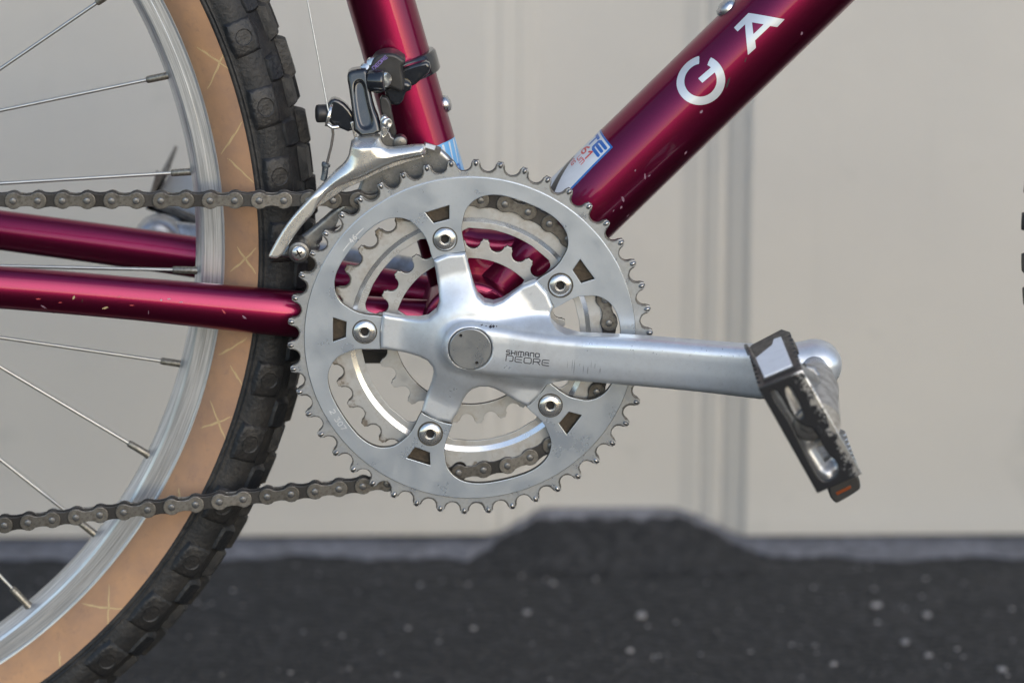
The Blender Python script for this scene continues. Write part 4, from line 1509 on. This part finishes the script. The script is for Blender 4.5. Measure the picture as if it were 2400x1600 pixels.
# ---------------------------------------------------------------- front derailleur
fd = bpy.data.objects.new('front_derailleur', None)
COL.objects.link(fd)
fd.parent = bike
cage_pts = [(-60.8, 105.6), (-46.1, 107.7), (-45.9, 103.9), (-43.6, 101.7), (-40.6, 101.1), (-24.3, 103.2), (-22.8, 101.7), (-22.5, 98.3), (-23.5, 96.6), (-28.9, 95.5), (-37.4, 93.6), (-45.8, 90.2), (-54.1, 85.6),
            (-65.4, 81.8), (-72.2, 77.9), (-78.2, 72.3), (-80.7, 67.2), (-85.0, 62.9), (-89.2, 57.7), (-93.5, 51.2), (-98.3, 43.5), (-104.2, 43.9), (-103.8, 45.6), (-99.8, 53.0), (-95.5, 60.3), (-90.4, 66.8),
            (-84.0, 73.6), (-76.3, 81.8), (-70.0, 88.7), (-64.5, 93.4), (-62.4, 97.2), (-61.9, 99.8)]
cg = sd_poly(smooth_poly(cage_pts, 1))
def cage_front(x, z):
    d = cg(x, z)
    Rr = 1.1 + 5.9 * sstep(-82, -72, x)
    h = 55.6 - edge(d, Rr) * .75
    # top tab leans back towards the seat tube
    lean = np.clip(z - 101.5, 0, 10) * sstep(-42, -46, x)
    return -(h - lean * 1.1)
v, f = relief(cg, (-106, 42, -20, 110), .5, cage_front, lambda x, z: np.full(x.shape, -50.4) + np.clip(z - 101.5, 0, 10) * 1.1 * sstep(-42, -46, x))
cage = raw_obj('outer_cage_plate', (v, f), M['cage'], fd, smooth=50)
lip_pts = smooth_poly([(-79.6, 68.6), (-64.6, 79.2), (-56.2, 83.0), (-46.0, 88.3), (-33, 93.0), (-24.2, 95.2), (-23.8, 97.2), (-33, 96.2), (-44, 93.2), (-56, 87.2), (-66, 83.2), (-79.8, 71.2)], 1)
from_vf('cage_lip', plate_mesh([lip_pts], -51.0, 1.2, .35), M['chrome'], cage, smooth=45)
icp = [(-98.9, 40.1), (-97.6, 44.0), (-93.3, 49.0), (-86.5, 52.7), (-77.0, 60.6), (-70.6, 66.4), (-62, 72.0), (-58.7, 75.4), (-57, 79), (-55.6, 84.2), (-44, 90.5), (-30, 96.0), (-23.2, 100.8), (-16.4, 99.0), (-11.4, 94.8), (-8.0, 90.8), (-4.2, 84.6),
       (-10, 80), (-28, 78), (-46, 72), (-58, 64), (-70, 55), (-78.9, 48.0), (-77.6, 46.0), (-81.5, 42.3), (-90.0, 40.5)]
icd = sd_poly(smooth_poly(icp, 1))
v, f = relief(subtract(icd, union(sd_poly([(-68, 61.5), (-62, 64.5), (-64, 58.5), (-70, 56.5)]), sd_poly([(-76.5, 52.5), (-72, 52), (-73, 49), (-77, 49.5)]))),
              (-101, 38, -2, 103), .55, lambda x, z: -(40.5 - edge(icd(x, z), 2.5) * .6), lambda x, z: np.full(x.shape, -37.2))
from_vf('inner_cage_plate', (v, f), M['grimy'], fd, smooth=50)
from_vf('cage_spacer', cyl((-88.6, -54, 46.4), (-88.6, -38, 46.4), 5.6, 24, .8), M['darksteel'], fd)
scr = from_vf('cage_screw', tube([(-88.4, -54, 46.6), (-88.4, -55.6, 46.6), (-88.4, -56.6, 46.6), (-88.4, -57.0, 46.6)], [4.0, 3.9, 2.9, 1.2], 26), M['chrome'], fd, smooth=60)
for a in (.5, .5 + math.pi / 2):
    from_vf('cross_slot', box((-88.4, -56.95, 46.6), (math.cos(a), 0, math.sin(a)), (0, 1, 0), (-math.sin(a), 0, math.cos(a)), 4.2, .5, .8), M['boltdark'], scr)
# upper rear bracket joining cage plates
from_vf('cage_bridge', join(box((-19.5, -45, 99.6), (1, 0, -.35), (0, 1, 0), (.35, 0, 1), 9, 9, 2.0)), M['darksteel'], fd)
from_vf('rubber_pad', box((-20.4, -50.2, 101.4), (1, 0, -.3), (0, 1, 0), (.3, 0, 1), 5.2, 1.2, 2.2), M['white'], fd)

# clamp band round the seat tube
band = []
CN = ST0 + ST * 138.0
def band_tube():
    V, F = [], []
    n = 64
    v = Vector((1, 0, .2815)).normalized()
    prof = [(17.45, -6.0), (19.6, -5.6), (20.4, -4.6), (20.4, 4.6), (19.6, 5.6), (17.45, 6.0)]
    for k in range(n):
        a = 2 * math.pi * k / n
        d = v * math.cos(a) + Vector((0, 1, 0)) * math.sin(a)
        for r, s in prof:
            V.append(tuple(CN + d * r + ST * s))
    m = len(prof)
    for k in range(n):
        for j in range(m - 1):
            F.append((k * m + j, ((k + 1) % n) * m + j, ((k + 1) % n) * m + j + 1, k * m + j + 1))
    return V, F
from_vf('clamp_band', band_tube(), M['black'], fd, smooth=40)
strap = plate_mesh([smooth_poly([(-36.5, 136.5), (-34, 138.6), (-27.4, 140.8), (-21.0, 142.0), (-20.0, 136.8), (-25, 132.4), (-29.2, 128.6), (-34.0, 128.4)], 1)], -29, 8, 1.6)
from_vf('clamp_loop', strap, M['black'], fd, smooth=60)
body_p = smooth_poly([(-52.4, 139.2), (-49.4, 145.3), (-45.7, 147.4), (-40.2, 147.9), (-36.5, 146.4), (-32.6, 143.4), (-35.2, 140.4), (-33.4, 131.9), (-34.4, 127.2), (-38.2, 128.3), (-41.6, 130.0), (-45.8, 127.4), (-50.0, 128.3), (-52.7, 131.9)], 1)
from_vf('derailleur_body', join(plate_mesh([body_p], -38, 18, 1.6, 3)), M['satin'], fd, smooth=60)
from_vf('lower_knuckle', join(plate_mesh([smooth_poly([(-44.4, 129.5), (-43.4, 124.0), (-41.7, 120.6), (-38.5, 119.2), (-35.0, 120.3), (-33.2, 126.7), (-30.3, 127.1), (-29.9, 131.6), (-36, 133)], 2)], -34, 14, 2.0, 3)), M['black'], fd, smooth=60)
from_vf('pivot_barrel', cyl((-51.8, -41.5, 134.2), (-43.2, -44.0, 134.6), 5.6, 28, 1.2), M['black'], fd, smooth=60)
from_vf('pivot_barrel', cyl((-47.5, -30, 132.8), (-47.5, -41, 132.8), 5.6, 28, 1.0), M['black'], fd, smooth=60)
pc = tube([(-43.4, -43.6, 134.6), (-42.4, -44.2, 134.6), (-41.9, -44.4, 134.6)], [3.9, 3.4, 1.6], 26)
from_vf('pivot_pin', join(tube([(-44.2, -43.8, 135.2), (-43.2, -44.9, 135.4), (-43.0, -45.2, 135.4), (-42.95, -45.25, 135.4)], [3.9, 3.9, 3.4, 2.4], 30)), M['steel'], fd, smooth=60)
# big outer link with a sunken panel
lk_p = smooth_poly([(-62.4, 138.9), (-57, 139.9), (-52.4, 140.2), (-51.5, 131.3), (-49.9, 121.5), (-46.6, 113.8), (-45.6, 106.9), (-59.3, 105.2), (-60.8, 120.6), (-62.2, 130.0), (-63.2, 135.5)], 1)
lks = sd_poly(lk_p)
rec = sd_poly(smooth_poly([(-60.4, 132.8), (-57.2, 135.4), (-53.6, 133.6), (-52.0, 124.6), (-49.0, 113.8), (-50.6, 109.8), (-55.8, 109.2), (-58.2, 112.8), (-60.2, 124.6)], 2))
v, f = relief(lks, (-65, 103, -44, 142), .42, lambda x, z: -(47.5 - edge(lks(x, z), 1.8) - 1.3 * sstep(-.1, 1.8, rec(x, z)) + .05 * (x + 54) - .22 * (z - 110)), lambda x, z: -38.0 + .22 * (z - 110))
raw_obj('outer_link', (v, f), M['black'], fd, smooth=60)
from_vf('link_arm', plate_mesh([smooth_poly([(-46.6, 126), (-41.4, 124.4), (-39.8, 114.4), (-37.4, 104.0), (-41.1, 103.6), (-43.0, 110.1), (-46.0, 117.1)], 1)], -40, 6, .8), M['satin'], fd, smooth=60)
from_vf('knuckle', plate_mesh([smooth_poly([(-45.9, 115.9), (-43.8, 117.6), (-41.2, 114.6), (-41.2, 109.9), (-43.8, 105.4), (-45.4, 105.8), (-46.3, 113.3)], 1)], -48.6, 6, .9), M['chrome'], fd, smooth=60)
from_vf('pivot_pin', tube([(-42.9, -48.4, 113.3), (-42.6, -49.4, 113.3), (-42.5, -49.7, 113.3), (-42.45, -49.75, 113.3)], [2.8, 2.8, 2.3, 1.6], 26), M['steel'], fd, smooth=60)
from_vf('bracket', join(plate_mesh([smooth_poly([(-45.4, 107.5), (-41.6, 109.0), (-40.0, 104.6), (-36.2, 106.0), (-33.6, 103.6), (-33.6, 99.6), (-43.4, 98.6), (-46.1, 101.8)], 1)], -46, 4, .7),
                        cyl((-36.0, -47.5, 102.6), (-36.0, -40, 102.6), 3.6, 20, .5)), M['darksteel'], fd, smooth=60)
# cable anchor
from_vf('anchor_arm', plate_mesh([smooth_poly([(-70.7, 125.3), (-66.0, 123.6), (-60.6, 118.0), (-58.6, 112.2), (-61.4, 107.0), (-67.0, 109.4), (-70.4, 110.3), (-73.3, 113.9), (-73.7, 121.7)], 1)], -43, 9, 1.4, 3), M['black'], fd, smooth=60)
bo = from_vf('anchor_bolt', cyl((-79.2, -42.5, 117.2), (-72, -41.0, 117.0), 4.7, 26, 1.0), M['satin'], fd, smooth=60)
from_vf('anchor_washer', cyl((-73.4, -43, 116.6), (-71.9, -43, 116.2), 6.0, 28, .3), M['chrome'], bo, smooth=60)
from_vf('washer_tab', tube([(-73, -47.6, 112.4), (-70.8, -48.2, 110.9), (-67.6, -47.6, 111.2)], 1.0, 12), M['chrome'], bo, smooth=60)
from_vf('side_tab', plate_mesh([[(-61.6, 112.8), (-59.8, 113.4), (-58.2, 104.4), (-59.6, 104.4)]], -44, 2.0, .3), M['chrome'], fd)
for (x, z) in ((-53.6, 139.6), (-50.4, 142.4)):
    s_ = from_vf('limit_screw', tube([(x + 1.4, -30, z - 2.6), (x, -34.5, z), (x - .5, -36.0, z + 1.0), (x - .6, -36.4, z + 1.2)], [2.6, 2.6, 2.3, 1.0], 20), M['chrome'], fd, smooth=60)
rot_l, _w = text_lines('DEoRE', 1.6, .3, 9.5)
an = R_(42)
rot_l = [[(-49.3 + x * math.cos(an) - z * math.sin(an), 139.2 + x * math.sin(an) + z * math.cos(an)) for x, z in l] for l in rot_l]
v, f = relief(sd_strokes(rot_l, .16), (-52, 138, -38, 148.5), .14, lambda x, z: np.full(x.shape, -38.06))
raw_obj('printed_word', (v, f), M['purple'], fd, smooth=60)
# gear cable
gc = from_vf('gear_cable', tube([(-99, -20, 240), (-83.4, -36, 175.9), (-78.3, -42, 149), (-73.2, -46.6, 121.6), (-71.8, -48.2, 116)], .48, 10), M['cable'], bike, smooth=60)
from_vf('cable_tail', tube([(-71.0, -46, 112), (-70.4, -46, 107), (-71.4, -46, 101), (-73.6, -46, 92.5), (-74.0, -46, 90)], .72, 10), M['cable_dark'], gc, smooth=60)
from_vf('cable_cap', join(tube([(-74.0, -46, 92.0), (-74.2, -46, 91.6), (-74.4, -46, 90.4), (-74.6, -46, 89.8), (-75.0, -46, 86), (-75.6, -46, 83.2), (-75.7, -46, 82.7)], [1.9, 2.4, 2.4, 1.7, 1.65, 1.75, 1.2], 14)), M['endcap'], gc, smooth=40)

# ---------------------------------------------------------------- pedals
c0, c1, c2, c3 = map(lambda p: np.array(p, float), ((139.6, 10.2), (160.9, 19.4), (191.0, -33.1), (169.5, -43.1)))
def pp(a, b):
    return (c0 * (1 - a) + c1 * a) * (1 - b) + (c3 * (1 - a) + c2 * a) * b
Tv = Vector((*(c1 - c0), 0)).normalized(); Tv = Vector((Tv.x, 0, Tv.y))
Lv = Vector((*(c3 - c0), 0)).normalized(); Lv = Vector((Lv.x, 0, Lv.y))
WT, WL = float(np.linalg.norm(c1 - c0)), float(np.linalg.norm(c3 - c0))
ped = bpy.data.objects.new('pedal', None)
COL.objects.link(ped)
ped.parent = bike
ped['label'] = 'right pedal with chipped black cage and white reflector'
slot1 = smooth_poly([(145.2, 8.0), (147.0, 9.6), (149.5, 8.2), (157.5, -5.6), (162.5, -9.0), (167.8, -10.2), (173.6, -22.8), (178.8, -26.9), (180.0, -32.9), (173.5, -37.4), (169.0, -34.0), (161.0, -18.2), (155.6, -6.9)], 1)
slot2 = smooth_poly([(152.2, 9.0), (154.0, 11.6), (156.2, 10.2), (161.6, -1.4), (162.0, -4.4), (159.4, -5.0), (157.0, -2.0)], 1)
plate_out = [tuple(c0), tuple(c1), tuple(c2), tuple(c3)]
from_vf('cage_end', plate_mesh([plate_out, slot1, slot2], -190, 1.8, .55), M['black_worn'], ped, smooth=40)
# cast body seen inside the slots
body_out = [tuple(pp(.06, .05)), tuple(pp(.95, .05)), tuple(pp(.95, .94)), tuple(pp(.06, .94))]
hole = [tuple(pp(.42, .66)), tuple(pp(.80, .62)), tuple(pp(.82, .80)), tuple(pp(.44, .82))]
bs = subtract(sd_poly(body_out), sd_poly(hole))
def bfront(x, z):
    d = sd_poly(hole)(x, z)
    return -(186.5 + 1.2 * np.sin(x * .5 + z * .3) - 3.2 * sstep(-5, 0, d))
v, f = relief(bs, (136, -46, 194, 22), .8, bfront, lambda x, z: np.full(x.shape, -176.0))
raw_obj('pedal_body', (v, f), M['cast'], ped, smooth=60)
ctr = pp(.50, .44)
from_vf('bearing_cap', join(cyl((ctr[0] + 2, -188.6, ctr[1]), (ctr[0] + 2, -176, ctr[1]), 8.6, 36, 1.0), cyl((ctr[0] + 2, -189.2, ctr[1] + 1), (ctr[0] + 2, -187, ctr[1] + 1), 5.4, 30, .5)), M['darksteel'], ped, smooth=50)
from_vf('axle_housing', tube([(176.4, -103, -8), (176, -112, -8.5), (174, -120, -9.5), (172, -140, -10.5), (170, -176, -12)], [8.5, 9.0, 12.0, 12.0, 11.5], 36), M['cast'], ped, smooth=50)
from_vf('pedal_axle', cyl((176.4, -88, -7.5), (176.2, -106, -8), 7.2, 28), M['steel'], ped)
def rail(pts, r): return tube(pts, r, 18)
def P3(a, b, y): q = pp(a, b); return (q[0], y, q[1])
from_vf('body_rail', join(rail([P3(.84, .08, -168), P3(.88, .3, -166), P3(.88, .55, -168), P3(.84, .74, -172)], [2.4, 2.6, 2.6, 2.3]),
                          rail([P3(.72, .05, -170), P3(.82, .16, -160), P3(.92, .28, -150), P3(.96, .40, -140)], [4.0, 4.8, 4.6, 4.0]),
                          rail([P3(.90, .26, -132), P3(1.02, .31, -130), P3(1.05, .42, -132), P3(1.02, .56, -136), P3(.9, .62, -140)], [2.6, 3.2, 3.1, 3.0, 2.8])), M['cast'], ped, smooth=60)

# serrated end plates running inboard along the axle
def serr_plate(y_out, y_in, n=8, depth=1.9, cutcorner=True):
    L = abs(y_in - y_out)
    pts = []
    def side(x, s, d0, d1):
        q = []
        for k in range(n):
            yc = d0 + (d1 - d0) * (k + .5) / n
            h = (d1 - d0) / n * .22
            q += [(x, yc - h * 1.3), (x + s * depth * .3, yc - h), (x + s * depth, yc), (x + s * depth * .3, yc + h), (x, yc + h * 1.3)]
        return q
    pts.append((0, 0))
    pts += [(WT, 0)]
    pts += side(WT, -1, 6, L * .86)
    pts += [(WT, L * .90), (WT - 3.5, L + 2.5), (3.0, L - 3), (0, L - 8)]
    pts += side(0, 1, L * .82, 6)
    return pts
def place_end(b, out_sign, yo, yi):
    pts = serr_plate(yo, yi)
    base = pp(0, b)
    def mp(x, y, z):       # plate made in x-z with thickness along y
        p = Vector((base[0], yo, base[1])) + Tv * x + Vector((0, 1, 0)) * z + Lv * (y * out_sign)
        return tuple(p)
    return mp, pts
mp, pts = place_end(.015, 1, -189, -106)
clipd = 1.0
from_vf('cage_side', mapped(plate_mesh([pts], -.7, 1.4, .3), mp), M['satin'], ped, 'upper serrated cage side', smooth=40)
mpR = lambda x, y, z: mp(x, y, z)
refl = [(4.2, 12), (17.6, 9), (17.2, 60), (14, 64), (2.6, 52)]
refl = [(4.6, 9.5), (19.4, 9.5), (18.6, 66), (14.6, 67), (13.0, 58), (3.2, 47)]
from_vf('reflector', mapped(plate_mesh([refl], -2.6, 1.6, .3), mp), M['reflwhite'], ped, 'white upper reflector', smooth=40)
from_vf('reflector_frame', mapped(plate_mesh([[(3.4, 7.8), (20.4, 7.8), (19.6, 68.5), (14.2, 69.5), (11.8, 60), (2.2, 48.8)], refl], -1.9, 1.6, .3), mp), M['satin'], ped, smooth=40)
from_vf('clip_tongue', mapped(tube([(3.4, -1.2, 30), (2.4, -2.6, 44), (1.6, -4.8, 58), (1.0, -5.6, 64), (.4, -4.2, 66), (.2, -2.0, 60)], [.8, 1.0, 1.1, 1.0, .8, .6], 12), mp), M['darksteel'], ped, smooth=60)
from_vf('plastic_wedge', mapped(plate_mesh([[(0, 0), (1.4, 24), (4.6, 16), (3.8, 4)]], -1.5, 2.5, .5), lambda x, y, z: mp(WT - .6 + y * .6, -(-x * 1.5) , 48 + z)), M['satin'], ped, smooth=40)
mp2, pts2 = place_end(.985, 1, -189, -106)
from_vf('cage_side', mapped(plate_mesh([pts2], -.7, 1.4, .3), mp2), M['cast'], ped, 'lower serrated cage side', smooth=40)
# small paint chips along the outer edge are in the enamel; lower reflector in its black housing
hous = [(178.0, -46.4), (178.3, -52.8), (179.4, -55.4), (181.9, -57.9), (183.4, -57.6), (193.2, -51.4), (194.2, -49.6), (193.4, -45.0), (190, -40), (182, -44)]
hw_ = from_vf('reflector_housing', plate_mesh([smooth_poly(hous, 1)], -158, 26, 1.0), M['satin'], ped, smooth=50)
from_vf('reflector', plate_mesh([[(181.6, -52.2), (182.4, -53.6), (189.4, -49.9), (188.9, -48.4)]], -158.5, 1.0, .2), M['orange'], ped, 'orange lower reflector', smooth=40)

# ---- left crank and pedal, seen through the wheel
lc = from_vf('crank_arm', join(tube([(0, 52, 0), (-20, 60, 2.4), (-60, 70, 7.5), (-110, 80, 13), (-150, 86, 17.5), (-163, 88, 19)], [13, 12.5, 12, 12, 12.5, 12], 28, squash=((0, 1, 0), .55)),
                               tube([(-172, 78, 20), (-172, 80, 20), (-172, 86, 20), (-172, 94, 20), (-172, 97, 20)], [10, 13, 14.6, 14.2, 11], 32)), M['cast'], bike, 'left crank arm behind the wheel', smooth=60)
lp = bpy.data.objects.new('pedal', None)
COL.objects.link(lp)
lp.parent = bike
lp['label'] = 'left pedal behind the rear wheel'
from_vf('axle_housing', tube([(-172, 96, 19), (-172, 106, 19), (-170, 112, 18), (-168, 180, 16)], [7.5, 8, 11.5, 11], 24), M['crank'], lp, smooth=60)
def strip(p, q, y0, y1, t):
    p, q = Vector((p[0], 0, p[1])), Vector((q[0], 0, q[1]))
    u = (q - p)
    c = (p + q) / 2 + Vector((0, (y0 + y1) / 2, 0))
    nrm = Vector((-u.z, 0, u.x))
    return box(c, u, (0, 1, 0), nrm, u.length, abs(y1 - y0), t)
from_vf('cage_side', strip((-179.5, 33.0), (-168.5, 53.5), 112, 185, 1.8), M['satin'], lp)
from_vf('cage_side', strip((-179.0, 33.5), (-140, 17.5), 112, 185, 1.8), M['satin'], lp)
from_vf('cage_end', join(strip((-141, 18), (-131, 38), 112, 185, 1.8)), M['satin'], lp)
from_vf('cage_flange', join(plate_mesh([[(-181, 32.5), (-176.5, 31.0), (-170.2, 52.0), (-174.5, 54.8)]], 112, 1.5, .3), plate_mesh([[(-181, 33.6), (-141, 13.6), (-141, 20.6), (-176, 38)]], 112, 1.5, .3)), M['darksteel'], lp)
from_vf('reflector', plate_mesh([[(-176, 33.5), (-168.0, 50.5), (-150, 48), (-150, 24)]], 128, 2, .3), M['white'], lp, 'white reflector')
